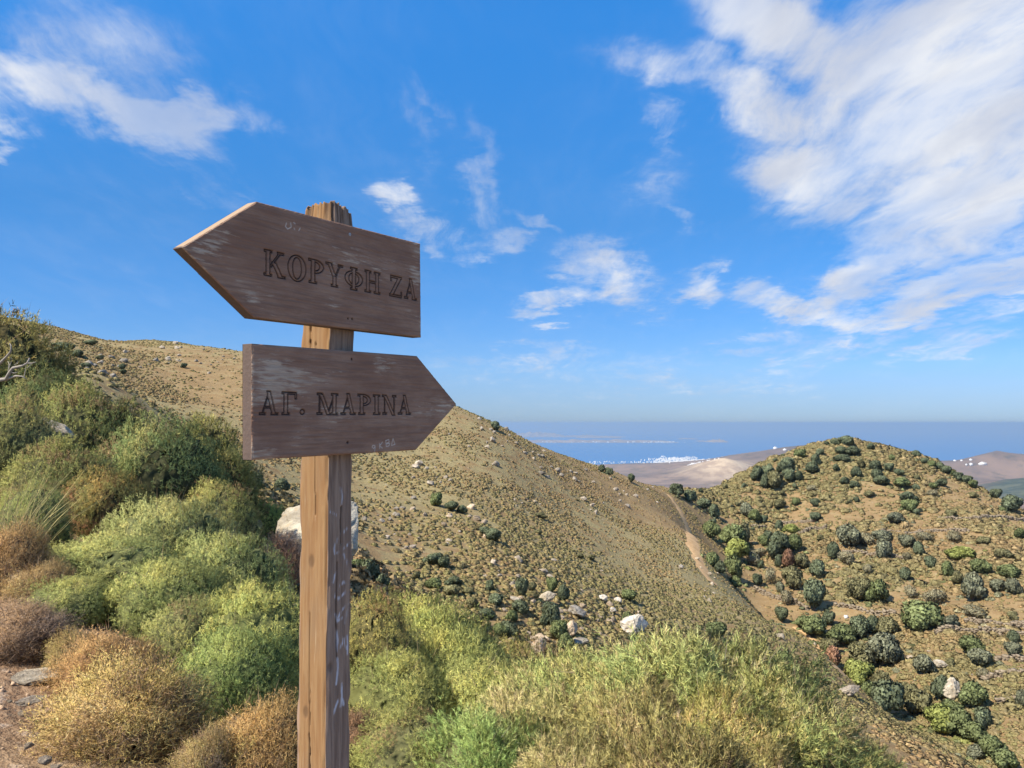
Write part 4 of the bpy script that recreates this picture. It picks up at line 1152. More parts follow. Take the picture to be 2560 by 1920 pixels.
R_TUFT = R_BROOM
KINDS = {
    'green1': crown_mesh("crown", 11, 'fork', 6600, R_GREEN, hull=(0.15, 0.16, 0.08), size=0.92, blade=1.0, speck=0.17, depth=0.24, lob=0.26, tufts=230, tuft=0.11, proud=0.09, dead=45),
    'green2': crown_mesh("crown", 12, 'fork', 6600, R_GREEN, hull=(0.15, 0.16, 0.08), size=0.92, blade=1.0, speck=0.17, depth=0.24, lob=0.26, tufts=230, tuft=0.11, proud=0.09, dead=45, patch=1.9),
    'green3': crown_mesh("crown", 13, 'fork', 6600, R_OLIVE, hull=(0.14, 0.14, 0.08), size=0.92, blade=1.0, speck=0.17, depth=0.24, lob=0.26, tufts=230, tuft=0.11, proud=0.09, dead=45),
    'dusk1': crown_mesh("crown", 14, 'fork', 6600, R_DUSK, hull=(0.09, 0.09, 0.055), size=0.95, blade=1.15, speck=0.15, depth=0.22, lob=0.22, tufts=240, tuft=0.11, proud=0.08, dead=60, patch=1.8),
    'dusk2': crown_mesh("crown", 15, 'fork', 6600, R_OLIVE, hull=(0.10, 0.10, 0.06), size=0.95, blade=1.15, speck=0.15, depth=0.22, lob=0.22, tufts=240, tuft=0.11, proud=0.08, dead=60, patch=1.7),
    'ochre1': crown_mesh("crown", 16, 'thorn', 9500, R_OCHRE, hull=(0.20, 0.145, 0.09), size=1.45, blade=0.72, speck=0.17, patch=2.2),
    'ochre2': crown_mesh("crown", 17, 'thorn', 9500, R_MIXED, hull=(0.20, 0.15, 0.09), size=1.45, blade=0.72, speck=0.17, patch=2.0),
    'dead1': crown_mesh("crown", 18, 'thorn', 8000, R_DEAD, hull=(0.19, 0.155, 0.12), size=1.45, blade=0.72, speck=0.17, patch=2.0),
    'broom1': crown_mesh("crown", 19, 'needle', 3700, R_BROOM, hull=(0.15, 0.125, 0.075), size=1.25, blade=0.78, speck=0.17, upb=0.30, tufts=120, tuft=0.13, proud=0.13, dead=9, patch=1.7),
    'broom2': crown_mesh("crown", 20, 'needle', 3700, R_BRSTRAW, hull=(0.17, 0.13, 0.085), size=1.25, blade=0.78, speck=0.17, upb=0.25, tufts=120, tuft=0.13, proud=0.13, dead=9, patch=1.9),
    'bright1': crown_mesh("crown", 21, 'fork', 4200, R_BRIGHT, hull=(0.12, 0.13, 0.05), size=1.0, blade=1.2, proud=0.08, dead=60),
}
STEMS = [stems_mesh("stems", 41), stems_mesh("stems", 42)]

def top_of(me):
    z = np.empty(len(me.vertices) * 3, np.float32); me.vertices.foreach_get("co", z)
    return float(np.percentile(z.reshape(-1, 3)[:, 2], 99.5))
TOPS = {k: top_of(v) for k, v in KINDS.items()}

def shrub(kind, u, vtop, wpx, d, label, tint=(1, 1, 1), name="shrub", cat="shrub", rot=None, group="bushes of the near slope", deep=None, hmax=2.6):
    p = at(u, vtop, d); x, y = p[0], p[1]
    gz = float(ground_z(x, y)[0])
    hw = wpx / 2072.0 * d / 2.0 * 1.02
    h = max(p[2] - gz, hw * 0.55)
    hw = max(hw * (1.10 if u < 800 else 1.08), (0.88 if kind.startswith('broom') else 0.70) * h / TOPS[kind])
    root = obj(name, None, loc=(x, y, gz - 0.03), label=label, cat=cat, group=group)
    root.rotation_euler = (0, 0, (u * 0.37) % 6.28 if rot is None else rot)
    root.scale = (hw, hw if deep is None else deep, h / TOPS[kind])
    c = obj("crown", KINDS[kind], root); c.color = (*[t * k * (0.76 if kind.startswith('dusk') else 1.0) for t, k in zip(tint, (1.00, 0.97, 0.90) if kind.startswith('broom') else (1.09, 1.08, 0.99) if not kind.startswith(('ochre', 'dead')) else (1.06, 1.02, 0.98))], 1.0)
    obj("stems", STEMS[int(u) % 2], root)
    return h, hw

BUSHES = [
    ('green2', 185, 1432, 250, 6.3, "low green bush between the grey dead bush and the broad green one", (1.0, 1.0, 0.9)),
    ('ochre1', 105, 1395, 190, 6.4, "tan thorn bush behind the grey dead bush at the left edge", (0.9, 0.88, 0.85)),
    ('ochre2', 190, 1560, 190, 5.2, "small brown thorn bush right of the grey dead bush", (0.8, 0.75, 0.7)),
    ('green3', 470, 1480, 260, 5.8, "olive bush between the orange thorn bush and the post", (0.98, 1.0, 0.9)),
    ('broom1', 2170, 1870, 160, 4.3, "small pale broom bush at the foot of the bushes at lower right", (1.0, 1.0, 0.9)),
    # left slope, back to front
    ('dusk2', -45, 768, 500, 17.0, "large olive bush at the left edge whose top meets the sky", (1.12, 1.0, 0.9)),
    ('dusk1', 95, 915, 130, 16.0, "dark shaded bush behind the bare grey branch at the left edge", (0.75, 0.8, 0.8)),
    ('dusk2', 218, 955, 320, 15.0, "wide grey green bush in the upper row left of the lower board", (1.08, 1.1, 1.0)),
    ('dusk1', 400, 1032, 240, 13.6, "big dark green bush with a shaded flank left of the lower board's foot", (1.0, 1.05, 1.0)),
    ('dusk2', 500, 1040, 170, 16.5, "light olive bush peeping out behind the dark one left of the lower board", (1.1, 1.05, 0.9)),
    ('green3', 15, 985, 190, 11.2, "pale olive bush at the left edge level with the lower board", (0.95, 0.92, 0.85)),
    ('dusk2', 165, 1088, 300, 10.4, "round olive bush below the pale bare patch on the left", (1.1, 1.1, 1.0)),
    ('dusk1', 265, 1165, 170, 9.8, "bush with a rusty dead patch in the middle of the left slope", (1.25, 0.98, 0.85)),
    ('green3', 85, 1195, 190, 8.6, "bright olive bush behind the tall dry grass on the left", (0.98, 1.04, 0.9)),
    ('green3', 550, 1195, 150, 13.0, "olive bush just left of the pale boulders", (1.0, 0.98, 0.85)),
    ('bright1', 650, 1238, 150, 17.5, "small bright green bush between the two pale boulders", (1, 1, 1)),
    ('dead1', 690, 1330, 110, 13.2, "small brown dead bush at the foot of the big pale boulder", (1.0, 0.85, 0.8)),
    ('green1', 425, 1238, 330, 8.4, "tallest crest of the big pale green bush left of the post", (1, 1, 1)),
    ('green2', 260, 1330, 430, 7.2, "broad pale green bush in the middle of the left foreground", (1.03, 1.03, 0.95)),
    ('green1', 560, 1325, 220, 8.0, "grey green bush touching the post below the boulders", (0.92, 0.98, 0.95)),
    ('green2', 420, 1390, 330, 6.6, "green bush with long shoots left of the post", (0.98, 1.0, 0.9)),
    ('green1', 640, 1450, 300, 6.0, "yellow green bush directly left of the post", (1.05, 1.08, 0.9)),
    ('green2', 590, 1560, 300, 5.2, "deep green bush low beside the post on its left", (0.86, 0.98, 0.85)),
    ('ochre1', 20, 1300, 210, 6.6, "orange brown thorn bush at the left edge under the dry grass", (0.95, 0.85, 0.8)),
    ('dead1', 50, 1492, 300, 5.3, "round grey brown dead bush at the left edge", (1, 0.92, 0.85)),
    ('ochre1', 270, 1565, 270, 5.0, "orange crested thorn bush behind the yellow one at lower left", (1.05, 0.92, 0.85)),
    ('ochre2', 340, 1625, 420, 4.4, "big yellow and grey thorn bush at the lower left", (1.05, 0.98, 0.85)),
    ('ochre1', 665, 1730, 230, 4.2, "yellow thorn bush at the bottom edge left of the post", (1.12, 1.02, 0.85)),
    ('ochre2', 520, 1800, 200, 4.0, "grey brown thorn bush at the bottom edge between two yellow ones", (0.85, 0.8, 0.78)),
    # right of the post
    ('green3', 915, 1478, 250, 6.8, "tan and olive bush directly right of the post", (1.1, 0.98, 0.8)),
    ('green1', 1065, 1488, 250, 8.0, "round fresh green bush highest to the right of the post", (1.08, 1.1, 0.9)),
    ('green2', 1130, 1560, 260, 7.2, "green bush sloping down right of the round fresh green one", (1.08, 1.08, 0.9)),
    ('green3', 1290, 1602, 170, 9.0, "small tan bush before the rocks in the middle", (1.05, 0.95, 0.8)),
    ('green2', 1000, 1620, 340, 5.8, "wide light green bush right of the post's lower half", (1.08, 1.06, 0.9)),
    ('green1', 1220, 1640, 300, 6.0, "light green bush low in the middle foreground", (1.06, 1.08, 0.95)),
    ('broom1', 1420, 1618, 300, 5.6, "feathery green bush in the middle below the rocks", (1.0, 1.04, 0.9)),
    ('dead1', 885, 1765, 150, 4.6, "dark brown bush at the bottom edge touching the post on the right", (0.95, 0.8, 0.7)),
    ('green3', 1020, 1770, 330, 4.4, "olive bush at the bottom edge right of the post", (1.0, 1.0, 0.85)),
    ('broom1', 1230, 1760, 260, 4.2, "blue green broom bush low in the middle foreground", (0.82, 1.02, 0.85)),
    ('broom1', 1690, 1566, 360, 4.6, "tall feathery broom bush highest in the right foreground", (0.98, 1.02, 0.95)),
    ('broom1', 1560, 1620, 320, 4.7, "green broom bush left of the tallest one in the right foreground", (1.0, 1.02, 0.9)),
    ('broom1', 1850, 1608, 250, 4.6, "grey green broom bush right of the tallest one", (0.95, 1.0, 0.95)),
    ('broom2', 1370, 1690, 270, 4.6, "straw coloured broom bush in the middle foreground", (1, 1, 1)),
    ('broom2', 1620, 1715, 320, 3.9, "straw topped broom bush below the tallest one", (1.0, 0.97, 0.9)),
    ('broom1', 1800, 1715, 300, 4.0, "yellow green broom bush in the right foreground", (1.08, 1.0, 0.85)),
    ('broom1', 1955, 1690, 230, 4.3, "pale green broom bush at the right end of the near bushes", (1.05, 1.05, 0.95)),
    ('broom1', 2075, 1795, 200, 4.3, "last low broom bush before the slope drops at lower right", (1.05, 1.02, 0.9)),
    ('broom2', 1440, 1810, 300, 3.6, "grey and straw broom bush at the bottom edge in the middle", (0.92, 0.9, 0.88)),
    ('broom2', 1720, 1830, 330, 3.3, "brown broom bush with dark hollows at the bottom edge", (0.82, 0.78, 0.72)),
    ('broom2', 1890, 1850, 260, 3.6, "bright straw broom bush at the bottom edge on the right", (1.1, 1.05, 0.95)),
]
for b in BUSHES:
    h_, w_ = shrub(*b[:6], tint=b[6])

def dry_grass():
    rng = np.random.default_rng(5)
    base = hit(5, 1420, 3.0, 12.0); gz = ground_z(base[0], base[1])[0]
    root = obj("grass_tuft", None, loc=(base[0], base[1], gz), label="tuft of tall dry yellow grass leaning at the left edge", cat="grass")
    V, F, C = [], [], []
    for k in range(150):
        a = rng.uniform(0, 2 * math.pi); lean = rng.uniform(0.1, 0.75); L = rng.uniform(0.5, 1.25)
        d = unit(np.array([math.cos(a) * lean + 0.35, math.sin(a) * lean - 0.1, 1.0])); b = rng.normal(0, 0.10, 3) * [1, 1, 0]
        s = unit(np.cross(d, rng.normal(size=3))) * rng.uniform(0.0018, 0.0035)
        p1 = b + d * L * 0.55; p2 = b + d * L + np.array([0.10, 0, -0.10]) * L * lean
        i = len(V); V += [b - s, b + s, p1 - s * 0.8, p1 + s * 0.8, p2]; F += [(i, i + 1, i + 3), (i, i + 3, i + 2), (i + 2, i + 3, i + 4)]
        c = np.array((0.48, 0.41, 0.19)) * rng.uniform(0.7, 1.2); C += [c] * 5
    obj("blades", mesh_from("blades", V, F, {'Col': np.array(C)}, M_BLADE), root)
    m = MB(); m.add(*tube([(0, 0, -0.1), (0, 0, 0.02), (0.01, 0, 0.08)], [0.10, 0.11, 0.04], 9)); obj("root_clump", m.mesh("root_clump", M_BARK), root)
dry_grass()

def dead_branch():
    rng = np.random.default_rng(3)
    P = lambda u, v, d: at(u, v, d)
    base = P(-60, 985, 12.6)
    gz = ground_z(base[0], base[1])[0]
    root = obj("bare_branch", None, loc=(base[0], base[1], gz), label="bare bleached grey branch reaching in from the left edge", cat="branch")
    o = np.array([base[0], base[1], gz]); mb = MB()
    def tw(pts, r0, r1):
        p = np.array([P(*q) for q in pts]) - o; n = len(p)
        mb.add(*tube(p, np.linspace(r0, r1, n), 7))
    p0 = np.array([[0, 0, -0.1], P(-60, 985, 12.6) - o + [0, 0, 0.02], P(-20, 953, 12.5) - o]); mb.add(*tube(p0, [0.05, 0.045, 0.035], 7))
    tw([(-20, 953, 12.5), (15, 948, 12.5), (25, 930, 12.4), (32, 920, 12.4), (55, 915, 12.4), (68, 908, 12.4), (74, 895, 12.4)], 0.035, 0.010)
    tw([(68, 908, 12.4), (80, 908, 12.4), (90, 905, 12.3)], 0.012, 0.004)
    tw([(15, 948, 12.5), (40, 940, 12.4), (55, 941, 12.4), (67, 948, 12.4)], 0.022, 0.006)
    tw([(-30, 925, 12.5), (0, 908, 12.4), (18, 890, 12.4), (27, 878, 12.3), (28, 865, 12.3), (24, 858, 12.3)], 0.026, 0.006)
    tw([(-60, 985, 12.6), (-45, 950, 12.5), (-30, 925, 12.5)], 0.04, 0.026)
    tw([(25, 930, 12.4), (35, 933, 12.4), (45, 930, 12.4)], 0.012, 0.004)
    for k in range(8):
        a = rng.uniform(20, 75); tw([(a, 915 + rng.normal(0, 8), 12.4), (a + rng.normal(6, 6), 905 + rng.normal(0, 8), 12.4)], 0.006, 0.002)
    obj("bleached_wood", mb.mesh("bleached_wood", M_DEAD, True), root)
dead_branch()
# ================================================================ rocks
def rock_mesh(name, seed, sub=3, cuts=9, rough=0.16, block=False):
    rng = np.random.default_rng(seed)
    t = (1 + 5 ** 0.5) / 2
    V = unit(np.array([(-1, t, 0), (1, t, 0), (-1, -t, 0), (1, -t, 0), (0, -1, t), (0, 1, t), (0, -1, -t), (0, 1, -t), (t, 0, -1), (t, 0, 1), (-t, 0, -1), (-t, 0, 1)], float))
    F = [(0, 11, 5), (0, 5, 1), (0, 1, 7), (0, 7, 10), (0, 10, 11), (1, 5, 9), (5, 11, 4), (11, 10, 2), (10, 7, 6), (7, 1, 8), (3, 9, 4), (3, 4, 2), (3, 2, 6), (3, 6, 8), (3, 8, 9), (4, 9, 5), (2, 4, 11), (6, 2, 10), (8, 6, 7), (9, 8, 1)]
    for _ in range(sub):
        V = list(V); mid = {}; NF = []
        def mp(a, b):
            k = (min(a, b), max(a, b))
            if k not in mid: mid[k] = len(V); V.append(unit((V[a] + V[b]) / 2))
            return mid[k]
        for a, b, c in F:
            ab, bc, ca = mp(a, b), mp(b, c), mp(c, a); NF += [(a, ab, ca), (b, bc, ab), (c, ca, bc), (ab, bc, ca)]
        F = NF; V = np.array(V)
    V = np.array(V); D = V.copy()
    if block: V = np.sign(V) * np.abs(V) ** 0.42 * 0.82
    V = V * (1 + 0.22 * fbm(D[:, 0] * 1.7 + seed, D[:, 1] * 1.7, D[:, 2] * 1.7, seed=seed, octv=3))[:, None]
    for k in range(cuts):                      # flat fracture faces
        n = unit(rng.normal(size=3)); o = rng.uniform(0.45, 0.85); e = V @ n - o
        V = V - np.clip(e, 0, None)[:, None] * n[None] * 0.92
    V = V * (1 + rough * fbm(D[:, 0] * 5, D[:, 1] * 5, D[:, 2] * 5 + seed, seed=seed + 2, octv=3))[:, None]
    if block:                                  # bedding planes
        V[:, :2] *= (1 - 0.05 * (np.abs(np.sin(V[:, 2] * 7.5 + 0.8 * V[:, 0])) < 0.22))[:, None]
    return mesh_from(name, V, np.array(F), None, M_ROCK, False)
ROCKS = [rock_mesh("rock", 100 + k, 2, 16, 0.22) for k in range(7)]
BLOCKS = [rock_mesh("boulder", 200, 4, 4, 0.07, True), rock_mesh("boulder", 201, 4, 18, 0.16), rock_mesh("boulder", 202, 4, 20, 0.20)]

def rock(me, p, sx, sy, sz, label, tint, group=None, name="rock", rot=0.0, tilt=(0, 0), sink=0.36, cat="rock"):
    o = obj(name, me, loc=(p[0], p[1], p[2] + sz * (1 - 2 * sink)), label=label, cat=cat, group=group)
    o.scale = (sx, sy, sz); o.rotation_euler = (tilt[0], tilt[1], rot); o.color = (*tint, 1)
    return o

def pix_rock(me, u, vtop, vbot, wpx, label, tint, name="boulder", d=None, rot=0.0, tilt=(0, 0), deep=0.8, cat="boulder", group=None):
    p = hit(u, vbot, 3.0 if d is None else d * 0.8) if d is None else at(u, vbot, d)
    dd = p[1]; hw = wpx / 2072.0 * dd / 2; hh = (vbot - vtop) / 2072.0 * dd / 2
    p = at(u, (vtop + vbot) / 2, dd + hw * deep * 0.3)
    o = obj(name, me, loc=p, label=label, cat=cat, group=group)
    o.scale = (hw * 1.1, max(hw, hh) * deep, hh * 1.12); o.rotation_euler = (tilt[0], tilt[1], rot); o.color = (*tint, 1)

WARM, PALE, GREYR, WHITE = (1.12, 0.98, 0.82), (1.06, 1.0, 0.88), (0.68, 0.67, 0.65), (1.3, 1.3, 1.27)
pix_rock(BLOCKS[0], 800, 1250, 1460, 246, "big pale block of limestone standing behind the post", (0.98, 0.97, 0.90), d=15.2, rot=0.12)
pix_rock(BLOCKS[1], 618, 1268, 1365, 92, "small pale boulder left of the bright green bush", PALE, d=14.6, rot=0.8)
pix_rock(BLOCKS[2], 1583, 1528, 1592, 72, "white streaked boulder above the tall broom bush", WHITE, rot=0.5, tilt=(0.2, 0.3))
pix_rock(BLOCKS[1], 1508, 1482, 1506, 32, "white boulder at the top of the rocks right of the middle", WHITE, rot=0.2)
pix_rock(BLOCKS[1], 1532, 1515, 1534, 26, "white boulder below the topmost white one", WHITE, rot=1.2)
pix_rock(BLOCKS[2], 1545, 1492, 1508, 26, "white boulder beside a small green bush right of the middle", WHITE, rot=2.2)
pix_rock(BLOCKS[2], 1366, 1476, 1506, 46, "large cream boulder among the dark bushes in the middle", PALE, rot=0.3)
pix_rock(BLOCKS[1], 1290, 1490, 1506, 46, "long cream slab left of the large cream boulder", PALE, rot=0.1, tilt=(0, 0.25))
pix_rock(BLOCKS[2], 1425, 1550, 1592, 50, "broken grey boulder below the dark bush in the middle", WARM, rot=1.0)
pix_rock(BLOCKS[1], 1450, 1592, 1612, 60, "flat grey slab just above the near bushes", GREYR, rot=0.2)
pix_rock(BLOCKS[2], 1345, 1590, 1640, 44, "upright tan boulder just above the near bushes", WARM, rot=0.7)
pix_rock(BLOCKS[1], 1443, 1510, 1545, 70, "dark grey ledge right of the dark bush in the middle", GREYR, rot=0.9, tilt=(0.3, 0.2))
pix_rock(BLOCKS[2], 2375, 1690, 1752, 46, "tall pale rock face between two dark trees at lower right", (1.0, 0.98, 0.92), rot=0.4)
pix_rock(BLOCKS[1], 2350, 1645, 1672, 50, "pale rounded rock above the tall rock face at lower right", (1.0, 0.97, 0.9), rot=1.4)
pix_rock(BLOCKS[1], 2305, 1725, 1750, 18, "narrow pale rock left of the tall rock face at lower right", PALE, rot=0.3)
pix_rock(BLOCKS[1], 1703, 1408, 1426, 18, "lone grey boulder on the ochre slope by the footpath", (0.9, 0.88, 0.85), rot=0.5)
pix_rock(BLOCKS[2], 2120, 1712, 1738, 80, "low pale rock ledge below the footpath at right", (0.8, 0.74, 0.66), rot=0.6, deep=0.5)
pix_rock(BLOCKS[1], 140, 1042, 1110, 120, "pale bare patch of rock between the bushes on the left slope", PALE, d=12.4, rot=0.3, tilt=(0, 0.5))
pix_rock(BLOCKS[1], 95, 1668, 1712, 150, "flat pale slab of rock in the path at lower left", (1.15, 1.08, 0.95), d=4.9, rot=0.1)
pix_rock(BLOCKS[2], 75, 1738, 1762, 70, "narrow pale stone bedded in the path at lower left", (1.15, 1.05, 0.95), d=4.4, rot=0.7)
pix_rock(BLOCKS[1], 112, 1885, 1915, 42, "loose pale stone at the bottom left corner", (1.1, 1.0, 0.9), d=3.85, rot=0.4)
pix_rock(ROCKS[1], 24, 1748, 1757, 14, "small whitish pebble on the path at the left edge", PALE, d=4.4, name="stone", cat="stone")
pix_rock(ROCKS[2], 55, 1775, 1792, 24, "small tan stone on the path at lower left", WARM, d=4.3, name="stone", cat="stone")
pix_rock(ROCKS[3], 70, 1855, 1875, 26, "tan stone sunk in the path near the bottom left corner", WARM, d=3.95, name="stone", cat="stone")
pix_rock(ROCKS[4], 140, 1910, 1925, 34, "tan stone cut off by the bottom edge at lower left", WARM, d=3.8, name="stone", cat="stone")

rngR = np.random.default_rng(9)
CLUSTERS = [(285, 905, 45, 16, 16, 0.5, 1.4, GREYR, "grey rock in the outcrop near the left skyline"),
            (440, 890, 70, 20, 24, 0.4, 1.1, (0.95, 0.9, 0.82), "rock in the stony band below the left skyline"),
            (565, 905, 30, 14, 8, 0.3, 0.8, (0.95, 0.9, 0.82), "rock on the ochre slope left of the lower board"),
            (600, 1195, 30, 22, 16, 0.25, 0.6, GREYR, "dark rock in the pile left of the post above the bright bush"),
            (980, 1300, 45, 26, 12, 0.3, 0.8, GREYR, "grey rock beside the post on the open slope"),
            (1060, 1185, 50, 20, 12, 0.4, 1.0, (0.95, 0.9, 0.82), "rock on the slope under the right board's point"),
            (1140, 1295, 40, 24, 16, 0.4, 1.3, WARM, "cream rock in the outcrop right of the post with a dark bush"),
            (1060, 1345, 50, 16, 14, 0.4, 1.0, (0.9, 0.84, 0.78), "tan rock in the low ledge on the open slope"),
            (1220, 1070, 40, 14, 10, 0.4, 1.1, GREYR, "grey rock by the bush on the skyline"),
            (1300, 1120, 50, 18, 16, 0.4, 1.1, (0.9, 0.86, 0.8), "rock along the crest right of the lower board"),
            (1430, 1180, 55, 20, 22, 0.4, 1.2, GREYR, "grey rock in the scree below the crest"),
            (1560, 1250, 55, 25, 20, 0.4, 1.1, (0.95, 0.9, 0.84), "pale rock in the scree towards the saddle"),
            (1310, 1260, 25, 12, 8, 0.4, 1.0, PALE, "pale rock in the little outcrop mid slope"),
            (1280, 1435, 70, 22, 20, 0.25, 0.8, (1.0, 0.94, 0.85), "rock among the scrub above the cream boulders"),
            (1390, 1540, 60, 30, 26, 0.25, 0.8, WARM, "tan rock in the broken ground before the middle"),
            (1330, 1595, 40, 22, 14, 0.25, 0.7, WARM, "tan rock just above the near bushes in the middle"),
            (1510, 1560, 45, 28, 20, 0.2, 0.6, WARM, "low rock strewn between the white boulders"),
            (1760, 1440, 26, 26, 14, 0.25, 0.7, PALE, "pale rock beside the lower end of the upper footpath"),
            (2040, 1600, 45, 30, 12, 0.25, 0.7, PALE, "pale rock beside the lower footpath"),
            (2380, 1660, 60, 40, 14, 0.3, 0.9, (0.95, 0.88, 0.78), "rock on the bare ground around the tall rock face")]
for (u, v, su, sv, n, a, b, tint, lab) in CLUSTERS:
    for k in range(n):
        uu, vv = u + rngR.normal(0, su), v + rngR.normal(0, sv)
        p = hit(uu, vv, 12.0)
        if p is None or p[1] > 300: continue
        s = rngR.uniform(a, b) * (0.50 if v > 1400 else 0.36) * (0.6 + p[1] / 150.0) * (0.6 + 0.9 * rngR.random() ** 2)
        t = 0.88 + rngR.normal(0, 0.13)
        rock(ROCKS[rngR.integers(0, 7)], p, s * rngR.uniform(0.8, 1.5), s * rngR.uniform(0.7, 1.1), s * rngR.uniform(0.6, 1.0), lab, tuple(c * t for c in tint),
             group=lab.replace("rock", "rocks", 1), rot=rngR.uniform(0, 6.28), tilt=tuple(rngR.normal(0, 0.2, 2)))

# loose gravel on the near path
def gravel():
    rng = np.random.default_rng(31); mb = MB()
    base = np.array([(1, 0, 0), (-1, 0, 0), (0, 1, 0), (0, -1, 0), (0, 0, 1), (0, 0, -1)], float)
    Fb = np.array([(0, 2, 4), (2, 1, 4), (1, 3, 4), (3, 0, 4), (2, 0, 5), (1, 2, 5), (3, 1, 5), (0, 3, 5)])
    n = 2600
    X = rng.normal(-2.9, 0.9, n); Y = rng.uniform(2.4, 9.5, n); Z = ground_z(X, Y)
    for x, y, z in zip(X, Y, Z):
        s = 0.004 + 0.022 * rng.random() ** 4
        V = base * s * rng.uniform(0.6, 1.3, (6, 3)) @ np.linalg.qr(rng.normal(size=(3, 3)))[0]
        mb.add(V + [x, y, z + s * 0.2], Fb)
    o = obj("gravel", mb.mesh("gravel", M_ROCK), kind='stuff', label="loose gravel and clods on the path", cat="gravel"); o.color = (1.35, 1.05, 0.80, 1)
gravel()

# ================================================================ trees and big bushes on the hills
def tree_mesh(seed, n=2600, leaf=0.085, blobs=6, fill=0.74):
    """crown of unit half-width made of several leafy boughs with gaps; z from about 0 to 1.45"""
    rng = np.random.default_rng(seed)
    Cc = [np.array([0, 0, 0.72])]; Rr = [0.62]
    for k in range(blobs):
        a = 2 * math.pi * k / blobs + rng.uniform(-0.5, 0.5); r = rng.uniform(0.35, 0.62)
        Cc.append(np.array([math.cos(a) * r, math.sin(a) * r, rng.uniform(0.34, 0.95)])); Rr.append(rng.uniform(0.28, 0.46))
    Cc = np.array(Cc); Rr = np.array(Rr)
    w = Rr ** 2 / (Rr ** 2).sum(); c = rng.choice(len(Rr), n * 2, p=w)
    D = unit(rng.normal(size=(n * 2, 3))); P = Cc[c] + D * (Rr[c] * (1.14 - 0.42 * rng.random(n * 2) ** 1.3))[:, None] * [1, 1, 0.85]
    dist = np.linalg.norm((P[:, None] - Cc[None]) / [1, 1, 0.85], axis=2) / Rr[None]
    dist[np.arange(len(P)), c] = 9
    ok = (dist.min(1) > 0.8) & (P[:, 2] > 0.0) & (fbm(P[:, 0] * 3.5 + seed, P[:, 1] * 3.5, P[:, 2] * 3.5, seed=seed, octv=2) > -0.28)
    P, D, c = P[ok][:n], D[ok][:n], c[ok][:n]; n = len(P)
    Nn = unit(D + rng.normal(0, 0.6, (n, 3)))
    X, Y = frames(Nn, rng); s = leaf * rng.uniform(0.55, 1.4, n)[:, None]
    V = np.stack([P - X * s, P + Y * s * rng.uniform(0.5, 1, (n, 1)), P + X * s * rng.uniform(0.5, 1, (n, 1)), P - Y * s * 0.6 + Nn * s * 0.4], 1).reshape(-1, 3)
    F = np.arange(len(V)).reshape(-1, 4); F = np.concatenate([F[:, [0, 1, 2]], F[:, [0, 2, 3]]])
    tone = np.clip(1 + rng.normal(0, 0.22, n) + 0.25 * fbm(P[:, 0] * 3, P[:, 1] * 3, P[:, 2] * 3, seed=seed + 4, octv=2), 0.4, 1.8)
    C = np.repeat(tone[:, None] * np.ones((1, 3)), 4, axis=0)
    NN = np.repeat(unit(D + 0.45 * (P - [0, 0, 0.6]) + rng.normal(0, 0.55, (n, 3))), 4, axis=0)
    mv, mf, mn, k0 = [], [], [], len(V)
    nu, nv = 10, 6
    for cc, rr in zip(Cc, Rr):
        hd = np.array([(math.cos(-1.4 + 2.9 * i / nv) * math.cos(2 * math.pi * j / nu), math.cos(-1.4 + 2.9 * i / nv) * math.sin(2 * math.pi * j / nu), math.sin(-1.4 + 2.9 * i / nv)) for i in range(nv + 1) for j in range(nu)])
        mv.append(cc + hd * rr * fill * [1, 1, 0.85] * (1 + 0.2 * rng.random((len(hd), 1)))); mn.append(hd)
        mf += [t for i in range(nv) for j in range(nu) for t in ((k0 + i * nu + j, k0 + i * nu + (j + 1) % nu, k0 + (i + 1) * nu + (j + 1) % nu), (k0 + i * nu + j, k0 + (i + 1) * nu + (j + 1) % nu, k0 + (i + 1) * nu + j))]
        k0 += len(hd)
    HV = np.concatenate(mv); HV[:, 2] = np.maximum(HV[:, 2], 0.02)
    F = np.concatenate([F, np.array(mf)]); V = np.concatenate([V, HV]); C = np.concatenate([C, np.full((len(HV), 3), 0.85)]); NN = np.concatenate([NN, np.concatenate(mn)])
    return mesh_from("crown", V, F, {'Col': C, 'nrm': NN}, M_LEAF)

def trunk_mesh(seed):
    rng = np.random.default_rng(seed); mb = MB()
    mb.add(*tube([(0, 0, -0.25), (0.02, 0.01, 0.15), (0.05, -0.02, 0.5)], [0.10, 0.08, 0.05], 7))
    for k in range(4):
        a = k * 1.57 + rng.uniform(-0.4, 0.4); mb.add(*tube([(0.03, 0, 0.2), (0.22 * math.cos(a), 0.22 * math.sin(a), 0.5), (0.5 * math.cos(a), 0.5 * math.sin(a), 0.85)], [0.05, 0.035, 0.012], 5))
    return mb.mesh("trunk", M_BARK, True)
TREES = [tree_mesh(300 + k, 2400, 0.085, 4 + k % 4) for k in range(8)] + [tree_mesh(320 + k, 1500, 0.06, 7, 0.30) for k in range(3)]
TRUNKS = [trunk_mesh(340), trunk_mesh(341)]
TCOL = {'dark': (0.175, 0.205, 0.125), 'green': (0.205, 0.240, 0.110), 'bright': (0.29, 0.32, 0.105), 'olive': (0.235, 0.225, 0.120),
        'grey': (0.235, 0.245, 0.165), 'russet': (0.36, 0.215, 0.14), 'soft': (0.34, 0.315, 0.205)}
TWORD = {'dark': 'dark evergreen', 'green': 'mid green', 'bright': 'bright yellow green', 'olive': 'olive brown', 'grey': 'grey green', 'russet': 'russet brown', 'soft': 'pale leafless looking'}
T_LIST = []     # (u, v centre, w, h, kind, zone, depth or None)
def zoom6(lst, zone, depth=None):
    for (x, y, w, h, k) in lst: T_LIST.append((1600 + x / 2.304, 1040 + y / 2.304, w / 2.304, h / 2.304, k, zone, depth))
